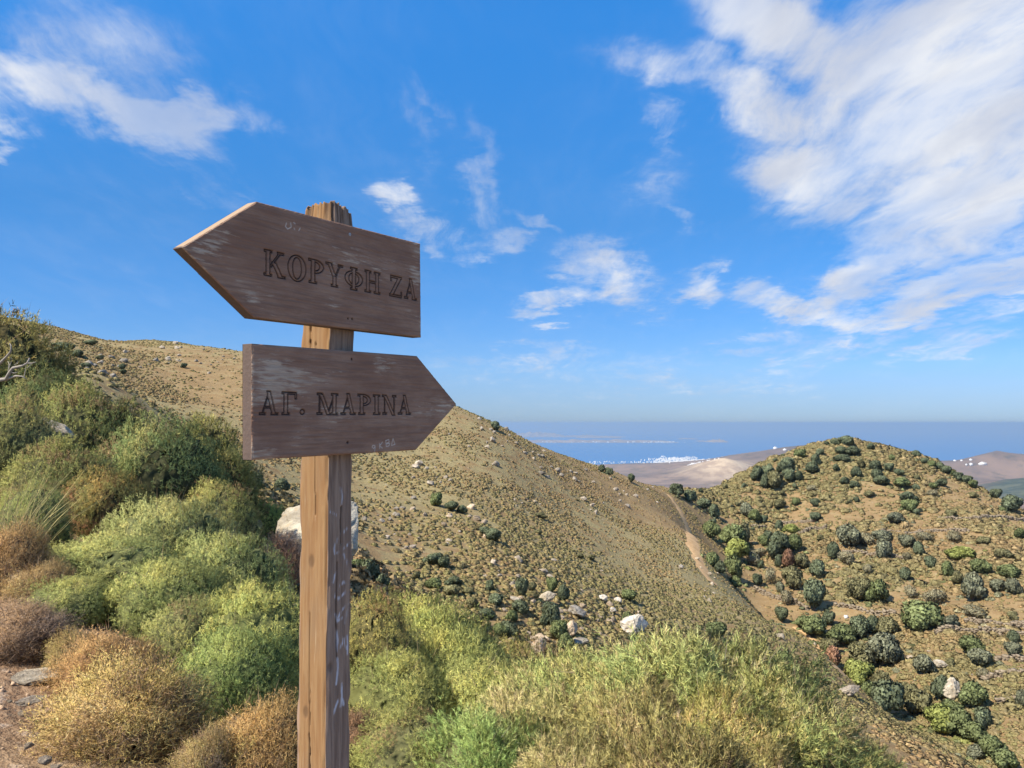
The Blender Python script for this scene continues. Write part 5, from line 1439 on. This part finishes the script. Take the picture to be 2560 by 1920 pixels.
def zoom7(lst, zone, depth=None):
    for (x, y, w, h, k) in lst: T_LIST.append((1700 + x / 2.572, 1400 + y / 2.572, w / 2.572, h / 2.572, k, zone, depth))
zoom6([(208, 428, 104, 72, 'dark'), (285, 468, 88, 62, 'dark'), (365, 508, 98, 66, 'dark'), (425, 552, 76, 76, 'dark')], "in the row of four round trees below the saddle")
zoom6([(350, 430, 26, 30, 'dark'), (485, 358, 42, 24, 'dark'), (440, 492, 22, 25, 'olive'), (490, 412, 40, 36, 'olive'), (600, 408, 40, 42, 'dark'), (650, 650, 26, 18, 'dark'), (560, 512, 26, 24, 'olive')], "standing alone on the bare ochre saddle")
zoom6([(675, 335, 72, 92, 'dark'), (720, 385, 60, 80, 'dark'), (775, 375, 120, 95, 'olive'), (740, 325, 82, 70, 'dark'), (850, 280, 86, 80, 'dark')], "at the left of the thicket on the conical hill")
zoom6([(860, 345, 100, 70, 'dark'), (915, 350, 62, 62, 'dark'), (990, 300, 92, 74, 'dark'), (1012, 258, 62, 62, 'dark'),
       (1036, 215, 48, 42, 'dark'), (925, 220, 74, 48, 'green'), (890, 405, 36, 32, 'dark'), (820, 300, 70, 60, 'dark'), (825, 228, 26, 18, 'dark'), (780, 255, 34, 20, 'dark'), (745, 285, 30, 26, 'dark')], "at the right of the thicket on the conical hill")
zoom6([(1190, 145, 116, 56, 'dark'), (1125, 150, 62, 38, 'dark'), (1075, 158, 32, 24, 'dark'), (1160, 200, 90, 48, 'dark'), (1225, 205, 90, 52, 'dark'), (1165, 245, 92, 40, 'dark'), (1330, 180, 58, 38, 'dark')], "crowning the top of the conical hill")
zoom6([(1130, 302, 46, 42, 'dark'), (1245, 325, 68, 66, 'dark'), (1355, 290, 78, 66, 'dark'), (1435, 297, 56, 50, 'dark'), (1360, 340, 80, 55, 'dark'), (1390, 372, 100, 58, 'dark'), (1180, 375, 62, 46, 'dark'), (1235, 395, 62, 40, 'dark'), (1490, 327, 62, 40, 'dark'),
       (1510, 385, 112, 58, 'green'), (1590, 412, 52, 40, 'dark'), (1595, 355, 42, 32, 'olive'), (1590, 222, 58, 38, 'dark'), (1690, 405, 62, 42, 'green'), (1740, 385, 62, 48, 'dark'), (1450, 245, 36, 36, 'green'), (1270, 280, 60, 40, 'olive')], "on the upper face of the conical hill")
zoom6([(1640, 262, 60, 40, 'dark'), (1680, 282, 60, 40, 'green'), (1725, 295, 62, 42, 'dark'), (1765, 315, 66, 44, 'dark'), (1832, 350, 66, 50, 'dark'), (1880, 372, 70, 50, 'dark'), (1920, 400, 60, 46, 'green'), (1800, 335, 46, 34, 'green'), (2010, 425, 80, 60, 'dark'), (2050, 455, 70, 60, 'dark'),
       (2140, 515, 134, 98, 'dark'), (2088, 548, 42, 36, 'green')], "down the right skyline of the conical hill")
zoom6([(895, 495, 52, 42, 'green'), (1012, 502, 62, 46, 'dark'), (1248, 484, 42, 32, 'dark'), (1205, 496, 34, 28, 'olive'), (1545, 470, 96, 62, 'dark'), (1552, 528, 88, 68, 'green'), (1595, 557, 46, 36, 'dark'), (1010, 583, 72, 56, 'dark'), (805, 512, 84, 50, 'olive'), (610, 545, 82, 84, 'grey'),
       (660, 578, 86, 76, 'green'), (715, 598, 44, 42, 'dark'), (803, 640, 56, 62, 'dark'), (870, 655, 92, 62, 'bright'), (735, 690, 62, 48, 'dark'), (715, 722, 78, 62, 'green'), (1790, 565, 70, 42, 'olive'), (1470, 590, 120, 66, 'grey'), (1915, 458, 60, 34, 'olive'), (1680, 445, 70, 40, 'soft'), (820, 448, 40, 30, 'olive'),
       (1040, 705, 44, 44, 'olive'), (985, 420, 60, 40, 'soft'), (1320, 450, 70, 36, 'olive')], "on the middle terraces of the conical hill")
zoom6([(410, 670, 104, 92, 'green'), (420, 620, 52, 42, 'dark'), (510, 655, 42, 36, 'dark'), (540, 705, 200, 130, 'green'), (600, 690, 90, 110, 'olive'), (560, 775, 150, 130, 'bright'), (420, 830, 92, 84, 'green'), (460, 890, 84, 74, 'dark'), (545, 890, 116, 130, 'green'), (550, 965, 84, 66, 'green')], "in the gully where the two hills meet", 138)
zoom6([(800, 755, 140, 130, 'dark'), (890, 735, 112, 106, 'green'), (855, 835, 92, 112, 'russet'), (930, 840, 112, 92, 'olive'), (800, 840, 52, 84, 'dark'), (880, 945, 132, 122, 'olive'), (1025, 885, 102, 102, 'dark'), (675, 943, 72, 66, 'dark'), (697, 857, 46, 50, 'dark'),
       (650, 830, 90, 80, 'soft'), (750, 930, 72, 100, 'soft'), (805, 990, 60, 60, 'grey'), (690, 790, 80, 50, 'soft')], "around the russet tree below the conical hill")
zoom6([(1115, 780, 82, 106, 'dark'), (1200, 705, 162, 130, 'grey'), (1195, 820, 104, 82, 'soft'), (1400, 770, 104, 124, 'grey'), (1395, 695, 110, 60, 'grey'), (1605, 775, 76, 90, 'dark'), (1675, 845, 76, 72, 'dark'), (1530, 915, 66, 66, 'dark'), (1310, 885, 50, 52, 'soft'), (1540, 730, 104, 82, 'grey'), (1540, 815, 60, 60, 'soft'),
       (1300, 720, 90, 70, 'soft'), (1640, 700, 90, 60, 'soft'), (1810, 700, 100, 60, 'soft')], "on the lower terraces right of the russet tree")
zoom6([(1770, 890, 76, 84, 'green'), (1860, 800, 170, 80, 'bright'), (1920, 1000, 150, 150, 'grey'), (2120, 900, 130, 70, 'green'), (2060, 980, 100, 70, 'grey'), (2190, 680, 66, 60, 'green'), (2090, 800, 120, 50, 'olive'), (1960, 880, 130, 80, 'green'), (2150, 990, 100, 80, 'grey'), (1830, 940, 80, 70, 'olive'), (1975, 720, 90, 40, 'olive')], "in the weedy plot at the right edge")
zoom7([(865, 240, 152, 190, 'dark'), (655, 360, 84, 92, 'dark'), (1150, 205, 150, 140, 'olive'), (1270, 215, 150, 140, 'green'), (955, 382, 100, 84, 'dark'), (1160, 435, 142, 140, 'dark'), (1240, 430, 110, 120, 'dark'), (1340, 438, 150, 130, 'olive'), (1535, 370, 244, 182, 'green'), (1735, 405, 132, 92, 'grey'),
       (690, 250, 90, 90, 'soft'), (1640, 245, 130, 110, 'soft'), (1480, 215, 80, 90, 'soft'), (1890, 340, 150, 70, 'soft'), (2140, 365, 60, 60, 'olive'), (1450, 100, 70, 72, 'dark'), (1205, 60, 60, 50, 'soft')], "on the track below the terraces")
zoom7([(1310, 590, 262, 212, 'grey'), (1050, 490, 210, 120, 'green'), (860, 440, 180, 110, 'green'), (800, 400, 130, 80, 'green'), (1180, 620, 240, 150, 'olive'), (985, 640, 132, 122, 'russet'), (935, 655, 72, 84, 'dark'), (965, 560, 120, 80, 'olive'), (1150, 740, 184, 160, 'bright'), (1300, 800, 160, 160, 'olive'),
       (1320, 900, 230, 220, 'dark'), (1220, 860, 120, 120, 'green')], "in the tree belt behind the lower footpath", 122)
zoom7([(1530, 920, 190, 150, 'olive'), (1450, 860, 130, 100, 'olive'), (1690, 1030, 230, 190, 'bright'), (1800, 1060, 210, 176, 'green'), (1750, 970, 150, 100, 'green'), (1940, 1030, 124, 132, 'dark'), (1890, 1120, 160, 130, 'green'), (2000, 1210, 200, 150, 'green'), (2090, 1290, 180, 120, 'green'), (1900, 1240, 120, 90, 'grey')], "in the gully at the bottom right", 104)
zoom7([(1570, 682, 152, 114, 'grey'), (1690, 840, 134, 152, 'dark'), (1890, 880, 184, 164, 'green'), (1870, 560, 152, 114, 'green'), (1930, 640, 160, 112, 'grey'), (2145, 500, 84, 74, 'dark'), (2145, 585, 104, 94, 'grey'), (1600, 850, 60, 60, 'olive'), (2200, 900, 70, 120, 'grey'), (1740, 670, 70, 50, 'olive'), (1950, 730, 90, 60, 'soft')], "on the bare ground at lower right")
# scattered dark bushes on the near hillside (photo pixels)
def px(lst, zone):
    for (u, v, w, h, k) in lst: T_LIST.append((u, v, w, h, k, zone, None))
px([(1238, 1066, 26, 22, 'dark')], "alone on the left hill's skyline")
px([(1505, 1172, 22, 20, 'dark'), (1522, 1180, 22, 18, 'dark'), (1572, 1186, 18, 14, 'dark'), (1578, 1198, 20, 22, 'dark'), (1625, 1196, 24, 10, 'dark')], "on the crest above the saddle")
px([(1092, 1250, 34, 36, 'green')], "in the outcrop on the open slope right of the post")
px([(1130, 1268, 40, 22, 'dark'), (1155, 1275, 30, 20, 'dark'), (1232, 1340, 46, 32, 'dark'), (1212, 1330, 24, 20, 'dark'), (1228, 1358, 18, 14, 'olive')], "low on the open slope right of the post")
px([(920, 1440, 60, 60, 'dark'), (950, 1480, 50, 44, 'dark'), (890, 1470, 50, 44, 'green')], "right of the post above the near bushes")
px([(1085, 1400, 50, 26, 'dark'), (1110, 1410, 34, 28, 'dark'), (1040, 1440, 24, 18, 'olive'), (1085, 1460, 44, 26, 'green'), (1130, 1480, 50, 24, 'olive'), (1135, 1455, 44, 20, 'dark')], "scattered below the tan ledge on the open slope")
px([(1225, 1466, 26, 28, 'dark'), (1305, 1475, 36, 44, 'dark'), (1330, 1470, 22, 22, 'olive'), (1380, 1468, 28, 36, 'green'), (1408, 1486, 34, 46, 'dark'), (1378, 1545, 56, 56, 'dark'), (1300, 1520, 50, 38, 'dark'), (1215, 1535, 46, 26, 'dark'), (1180, 1510, 40, 26, 'olive'), (1270, 1578, 60, 40, 'dark'), (1250, 1580, 40, 34, 'green'),
    (1398, 1582, 52, 44, 'green'), (1415, 1612, 44, 40, 'green'), (1240, 1500, 44, 30, 'dark'), (1280, 1545, 40, 30, 'green'), (1190, 1555, 40, 34, 'olive'), (1170, 1480, 30, 20, 'olive')], "among the boulders in the middle")
px([(1572, 1492, 42, 26, 'green'), (1570, 1552, 42, 40, 'green')], "beside the white boulders")
px([(1300, 1030 + 360, 16, 10, 'olive'), (1450, 1390, 26, 12, 'olive'), (1478, 1395, 24, 14, 'olive'), (1345, 1330, 20, 12, 'olive'), (1350, 1290, 30, 12, 'olive'), (1320, 1245, 10, 6, 'olive'), (1790, 1580, 60, 36, 'green'), (1960, 1655, 50, 40, 'green'), (1900, 1610, 50, 36, 'olive')], "on the near hillside before the gully")
px([(640, 1205, 46, 34, 'dark'), (705, 1215, 40, 30, 'dark')], "just left of the post behind the boulders")
px([(160, 868, 50, 20, 'dark'), (195, 885, 34, 18, 'dark'), (228, 858, 30, 14, 'dark'), (215, 915, 26, 16, 'dark'), (250, 895, 20, 12, 'olive'), (306, 918, 18, 18, 'dark'), (308, 930, 18, 14, 'dark'), (460, 915, 16, 12, 'dark')], "on the far slope below the left skyline")
px([(-10, 760, 60, 60, 'dark')], "poking above the large bush at the left edge")

ORD = ["leftmost", "second from left", "third from left", "fourth from left", "fifth from left", "sixth from left", "seventh from left", "eighth from left", "ninth from left", "tenth from left"]
TREE_AT = []
def plant_trees():
    rng = np.random.default_rng(55)
    rec = []
    for (u, v, w, h, k, zone, dep) in T_LIST:
        if zone.startswith("poking"): p = at(u, v + h * 0.5, 19.0)
        elif dep is None: p = hit(u, min(v + h * 0.42, 2400), 20.0)
        else:
            p = hit(u, v + h * 0.42, dep * 0.86)
            if p is None: p = at(u, v + h * 0.42, dep)
        if p is None: continue
        rec.append((u, v, w, h, k, zone, p))
    byg = {}
    for r in rec: byg.setdefault((r[4], r[5]), []).append(r)
    for (k, zone), lst in byg.items():
        lst.sort(key=lambda r: r[0]); n = len(lst)
        for i, (u, v, w, h, _, _, p) in enumerate(lst):
            word = "bush" if w < 40 else "tree"
            if n == 1: lab = f"{TWORD[k]} {word} {zone}"
            elif n <= len(ORD): lab = f"{TWORD[k]} {word} {zone}, {ORD[i]}"
            else: lab = f"{TWORD[k]} {word} {zone}"; word = "bush" if np.mean([q[2] for q in lst]) < 40 else "tree"; lab = f"{TWORD[k]} {word} {zone}"
            d = p[1]; hw = w / 2072.0 * d / 2; hh = h / 2072.0 * d
            gz = ground_z(p[0], p[1])[0]
            root = obj("tree" if word == "tree" else "bush", None, loc=(p[0], p[1], gz), label=lab, cat=word, group=f"{TWORD[k]} ones {zone}"[:90])
            root.rotation_euler = (0, 0, rng.uniform(0, 6.28)); st = rng.uniform(0.88, 1.22); root.scale = (hw * 1.05 * st, hw * 1.05 / st, hh * 0.78 * rng.uniform(0.9, 1.1)); TREE_AT.append((p[0], p[1], hw, k))
            me = TREES[rng.integers(8, 11)] if k in ('soft',) else TREES[rng.integers(0, 8)]
            c = obj("crown", me, root); t = 1.14 + rng.normal(0, 0.12); c.color = tuple(x * t for x in TCOL[k]) + (1,)
            obj("trunk", TRUNKS[rng.integers(0, 2)], root)
plant_trees()

# ================================================================ dry-stone terrace walls
def stone_wall(pix, height, label, group="terrace walls"):
    pts = [hit(u, v, 60.0) for u, v in pix]; pts = [p for p in pts if p is not None]
    if len(pts) < 2: return
    pts = np.array(pts)[:, :2]; rng = np.random.default_rng(int(pix[0][0]))
    seg = np.concatenate([[0], np.cumsum(np.linalg.norm(np.diff(pts, axis=0), axis=1))])
    mb = MB(); s = 0.0; o = np.array([pts[0, 0], pts[0, 1], ground_z(pts[0, 0], pts[0, 1])[0]])
    while s < seg[-1]:
        x, y = np.interp(s, seg, pts[:, 0]), np.interp(s, seg, pts[:, 1]); y += 0.5 * vnoise(s * 0.15, 0.0, seed=3); z = ground_z(x, y)[0]
        hh = height * (0.75 + 0.35 * vnoise(s * 0.4, 1.0, seed=4)); zz = -0.25
        step = rng.uniform(0.35, 0.7)
        while zz < hh:
            c = rng.uniform(0.22, 0.4)
            V, F = box_tris(-step * 0.52, step * 0.52, -0.28, 0.28, 0, c); V = V * (1 + rng.normal(0, 0.10, V.shape)) + rng.normal(0, 0.03, V.shape)
            mb.add(V + np.array([x + rng.normal(0, 0.08), y + rng.normal(0, 0.06), z + zz]) - o, F); zz += c * 0.92
        s += step
    w = obj("dry_stone_wall", mb.mesh("dry_stone_wall", M_ROCK), loc=o, label=label, cat="wall", group=group); w.color = (0.62, 0.56, 0.48, 1)
stone_wall([(2340, 1588), (2400, 1582), (2480, 1586), (2570, 1590)], 1.09, "dry stone wall along the track right of the big green tree")
stone_wall([(2420, 1558), (2490, 1564), (2570, 1571)], 0.87, "low dry stone wall just above the track at the right edge")
stone_wall([(2492, 1653), (2570, 1658)], 0.87, "short terrace wall at the right edge below the track")
stone_wall([(2460, 1702), (2510, 1690), (2570, 1686)], 0.87, "terrace wall at the right edge level with the tall rock face")
stone_wall([(1888, 1476), (1950, 1500), (2024, 1530)], 1.01, "terrace wall left of the track below the russet tree")
stone_wall([(2090, 1516), (2160, 1528), (2240, 1538)], 0.72, "broken wall along the track left of the big green tree")
stone_wall([(2000, 1337), (2030, 1326), (2070, 1320)], 1.01, "curved terrace wall in the middle of the conical hill")
stone_wall([(2350, 1301), (2440, 1302), (2560, 1304)], 1.01, "long terrace wall high on the right of the conical hill")
stone_wall([(2110, 1384), (2190, 1388), (2280, 1402)], 0.87, "terrace wall below the grey green trees on the conical hill")
stone_wall([(1880, 1318), (1960, 1310), (2040, 1304)], 0.72, "low terrace wall on the left of the conical hill")
stone_wall([(2200, 1330), (2300, 1334), (2420, 1330)], 0.72, "terrace wall across the middle of the conical hill")
stone_wall([(2500, 1760), (2570, 1752)], 0.72, "short terrace wall at the right edge near the bottom")

# two small white things on the terraces
def white_box(u, v, s, label, name, cat):
    p = hit(u, v, 60.0); m = MB()
    m.add(*box_tris(-s / 2, s / 2, -s * 0.4, s * 0.4, -0.1, s * 0.7)); m.add(*box_tris(-s * 0.54, s * 0.54, -s * 0.44, s * 0.44, s * 0.701, s * 0.80))
    obj(name, m.mesh(name, M_WHITE), loc=p, label=label, cat=cat)
white_box(2115, 1545, 0.60, "small white box standing by the track", "storage_box", "box")
rock(ROCKS[2], hit(2311, 1460, 60), 0.42, 0.4, 0.4, "single white stone on the ochre terrace", WHITE, cat="stone", name="stone")

# ================================================================ cushion shrubs of the dry hillside
def cushion_mesh(seed, n=64):
    rng = np.random.default_rng(seed)
    D = unit(rng.normal(size=(n * 3, 3))); D = D[D[:, 2] > 0.0][:n]; n = len(D)
    R = lobe_radius(D, rng, 6, 0.3)
    P = D * R[:, None] * [1, 1, 0.52]
    Nn = unit(D + rng.normal(0, 0.45, (n, 3))); X, Y = frames(Nn, rng); s = rng.uniform(0.22, 0.40, n)[:, None]
    V = np.stack([P - X * s, P + X * s * 0.8 + Y * s * 0.5, P - Y * s * 0.7 + Nn * s * 0.5], 1).reshape(-1, 3); V[:, 2] = np.maximum(V[:, 2], -0.05)
    C = np.repeat(np.clip(1 + rng.normal(0, 0.2, n), 0.5, 1.6)[:, None] * np.ones((1, 3)), 3, axis=0)
    nu = 10; hv = []
    for i in range(4):
        ph = math.pi / 2 * i / 3.2
        for j in range(nu): t = 2 * math.pi * j / nu; hv.append((0.84 * math.cos(ph) * math.cos(t), 0.84 * math.cos(ph) * math.sin(t), 0.50 * math.sin(ph) - 0.03))
    HF = []
    for i in range(3):
        for j in range(nu): a, b = i * nu + j, i * nu + (j + 1) % nu; HF += [(a, b, b + nu), (a, b + nu, a + nu)]
    hv = np.array(hv)
    F = np.concatenate([np.arange(len(V)).reshape(-1, 3), np.array(HF) + len(V)])
    NN = np.concatenate([np.repeat(unit(D + rng.normal(0, 0.3, D.shape)), 3, axis=0), unit(hv + [0, 0, 0.05])])
    return np.concatenate([V, hv]), F, np.concatenate([C, np.full((len(hv), 3), 0.95)]), NN

def cushions():
    rng = np.random.default_rng(123)
    geo = [cushion_mesh(400 + k) for k in range(5)]
    N = 460000
    x = rng.uniform(-125, 150, N); y = rng.uniform(9, 285, N); th, r = _theta_r(x, y)
    keep = (np.abs(th) < 0.66) & (r > 10) & ((r > 26) | (x > -0.28 * y))
    right = sstep(38, 62, x + 0.05 * (y - 120)) * sstep(80, 110, y)
    dens = np.clip(80.0 / r, 0.22, 1.0) * (0.18 + 1.1 * sstep(0.32, 0.60, 0.5 + 0.8 * fbm(x / 11.0, y / 11.0, seed=61, octv=3)))
    dens = dens * (1 + 0.35 * right) * (1 - 0.5 * np.exp(-(((x - 36) / 16) ** 2 + ((y - 170) / 38) ** 2))) * (1 - 0.2 * np.exp(-(((x + 38) / 22) ** 2 + ((y - 118) / 26) ** 2)))
    for P_ in PATHS:
        for a_, b_ in zip(P_[:-1], P_[1:]):
            v_ = b_ - a_; t_ = np.clip(((x - a_[0]) * v_[0] + (y - a_[1]) * v_[1]) / (v_ @ v_), 0, 1)
            keep &= np.hypot(x - a_[0] - t_ * v_[0], y - a_[1] - t_ * v_[1]) > 1.0
    keep &= rng.random(N) < dens
    x, y, r, right = x[keep], y[keep], r[keep], right[keep]; n = len(x)
    z = ground_z(x, y)
    s = rng.uniform(0.15, 0.33, n) * (1 - 0.28 * sstep(45, 90, r) * (1 - right)) * (1 + 0.25 * (r > 170) + 0.5 * right * (rng.random(n) < 0.35))
    big = rng.random(n) < 0.05 + 0.13 * right; s[big] *= 1.6 + right[big] * rng.uniform(0, 1.7, big.sum())
    g = 0.52 + 0.75 * fbm(x / 24.0, y / 24.0, seed=21, octv=3) + rng.normal(0, 0.16, n) - 0.02 * right
    g = g + 0.18 * np.exp(-(((x + 14) / 34) ** 2 + ((y - 92) / 34) ** 2)) - 0.25 * np.exp(-(((x - 30) / 20) ** 2 + ((y - 165) / 40) ** 2))
    cols = np.array([(0.46, 0.31, 0.16), (0.43, 0.335, 0.165), (0.375, 0.335, 0.155), (0.315, 0.325, 0.130), (0.235, 0.25, 0.11)])
    c = np.stack([np.interp(g, [0.15, 0.35, 0.55, 0.75, 0.95], cols[:, k]) for k in range(3)], 1) * (1 + rng.normal(0, 0.10, n))[:, None]
    c[big] = c[big] * 0.55 + np.array([0.19, 0.195, 0.105]) * 0.40
    c = c * 0.55 + np.array([0.345, 0.268, 0.142]) * 0.45
    c = np.clip(c * [1.08, 1.06, 1.06], 0.02, 0.9)
    ex = []
    for (tx, ty, hw, kk) in TREE_AT:
        if hw < 0.8 or ty < 60: continue
        for _ in range(int(rng.integers(4, 10))):
            a_ = rng.uniform(0, 6.28); q_ = hw * rng.uniform(0.85, 1.7)
            t_ = np.array(TCOL[kk]) * rng.uniform(0.8, 1.5) * 0.75 + np.array([0.2, 0.18, 0.09]) * 0.35
            ex.append((tx + q_ * math.cos(a_), ty + q_ * math.sin(a_), hw * rng.uniform(0.16, 0.42), *t_))
    ex = np.array(ex); x = np.concatenate([x, ex[:, 0]]); y = np.concatenate([y, ex[:, 1]]); z = ground_z(x, y); r = np.hypot(x, y)
    s = np.concatenate([s, ex[:, 2]]); c = np.concatenate([c, ex[:, 3:6]]); g = np.concatenate([g, np.full(len(ex), 0.7)]); n = len(x)
    idx = rng.integers(0, 5, n); rot = rng.uniform(0, 6.28, n)
    # the 300 that show largest stand singly
    uu = 1280 + 2072 * x / y; e = z / y; vv = HZ - 2072 * e
    inside = (uu > 880) & (uu < 2250) & (vv < 1900) & (r > 14)
    cand = np.nonzero(inside)[0]; cand = cand[np.argsort(-(s / r)[cand])][:1600]
    fr = np.linspace(0.05, 0.97, 70)
    sx, sy, sz = x[cand], y[cand], z[cand] + s[cand] * 0.4
    hid = np.zeros(len(cand), bool)
    for f in fr: hid |= ground_z(sx * f, sy * f) + (0.9 if f * 50 < 8 else 0) > sz * f + 0.02
    vis = cand[~hid][:300]
    single = np.zeros(n, bool); single[vis] = True
    ms = []
    for V, F, C, NN in geo: ms.append(mesh_from("cushion_shrub", V, F, {'Col': C, 'nrm': NN}, M_LEAF))
    for i in vis:
        tone = "olive" if g[i] > 0.62 else "tan" if g[i] > 0.40 else "ochre"
        wh = "among the boulders below the open slope" if y[i] < 60 and uu[i] < 1650 else "on the near shoulder at the right" if uu[i] > 1700 else "on the open hillside"
        o = obj("cushion_shrub", ms[idx[i]], loc=(x[i], y[i], z[i]), label=f"low {tone} cushion shrub {wh}", cat="shrub", group=f"{tone} cushion shrubs {wh}")
        o.scale = (s[i], s[i], s[i]); o.rotation_euler = (0, 0, rot[i]); o.color = (*c[i], 1)
    m = ~single
    # all the others: one carpet, scattered by geometry nodes
    src = bpy.data.collections.new("cushion_sources")
    for k, (V, F, C, NN) in enumerate(geo):
        so = bpy.data.objects.new(f"cushion_source_{k}", mesh_from("cushion_source", V, F, {'Col': C, 'nrm': NN}, M_SCRUB)); src.objects.link(so)
    P = np.stack([x[m], y[m], z[m]], 1); k = len(P)
    me = bpy.data.meshes.new("phrygana"); me.vertices.add(k); me.vertices.foreach_set("co", P.astype(np.float32).ravel())
    me.attributes.new("rot", 'FLOAT_VECTOR', 'POINT').data.foreach_set("vector", np.stack([np.zeros(k), np.zeros(k), rot[m]], 1).astype(np.float32).ravel())
    me.attributes.new("scl", 'FLOAT', 'POINT').data.foreach_set("value", s[m].astype(np.float32))
    me.attributes.new("idx", 'INT', 'POINT').data.foreach_set("value", idx[m].astype(np.int32))
    me.attributes.new("tone", 'FLOAT_COLOR', 'POINT').data.foreach_set("color", np.concatenate([c[m], np.ones((k, 1))], 1).astype(np.float32).ravel())
    o = obj("phrygana", me, kind='stuff', label="carpet of low cushion shrubs over the dry hillsides", cat="ground cover")
    ng = bpy.data.node_groups.new("scatter_cushions", 'GeometryNodeTree')
    ng.interface.new_socket("Geometry", in_out='INPUT', socket_type='NodeSocketGeometry'); ng.interface.new_socket("Geometry", in_out='OUTPUT', socket_type='NodeSocketGeometry')
    gi, go = ng.nodes.new('NodeGroupInput'), ng.nodes.new('NodeGroupOutput')
    ci = ng.nodes.new('GeometryNodeCollectionInfo'); ci.inputs['Collection'].default_value = src; ci.inputs['Separate Children'].default_value = True; ci.inputs['Reset Children'].default_value = True
    iop = ng.nodes.new('GeometryNodeInstanceOnPoints'); iop.inputs['Pick Instance'].default_value = True
    def na(nm, typ):
        a = ng.nodes.new('GeometryNodeInputNamedAttribute'); a.data_type = typ; a.inputs['Name'].default_value = nm
        return [q for q in a.outputs if q.enabled][0]
    ng.links.new(gi.outputs[0], iop.inputs['Points']); ng.links.new(ci.outputs[0], iop.inputs['Instance'])
    ng.links.new(na("idx", 'INT'), iop.inputs['Instance Index']); ng.links.new(na("rot", 'FLOAT_VECTOR'), iop.inputs['Rotation']); ng.links.new(na("scl", 'FLOAT'), iop.inputs['Scale'])
    ng.links.new(iop.outputs[0], go.inputs[0])
    md = o.modifiers.new("scatter", 'NODES'); md.node_group = ng
    print("cushions", n, "single", len(vis))
cushions()
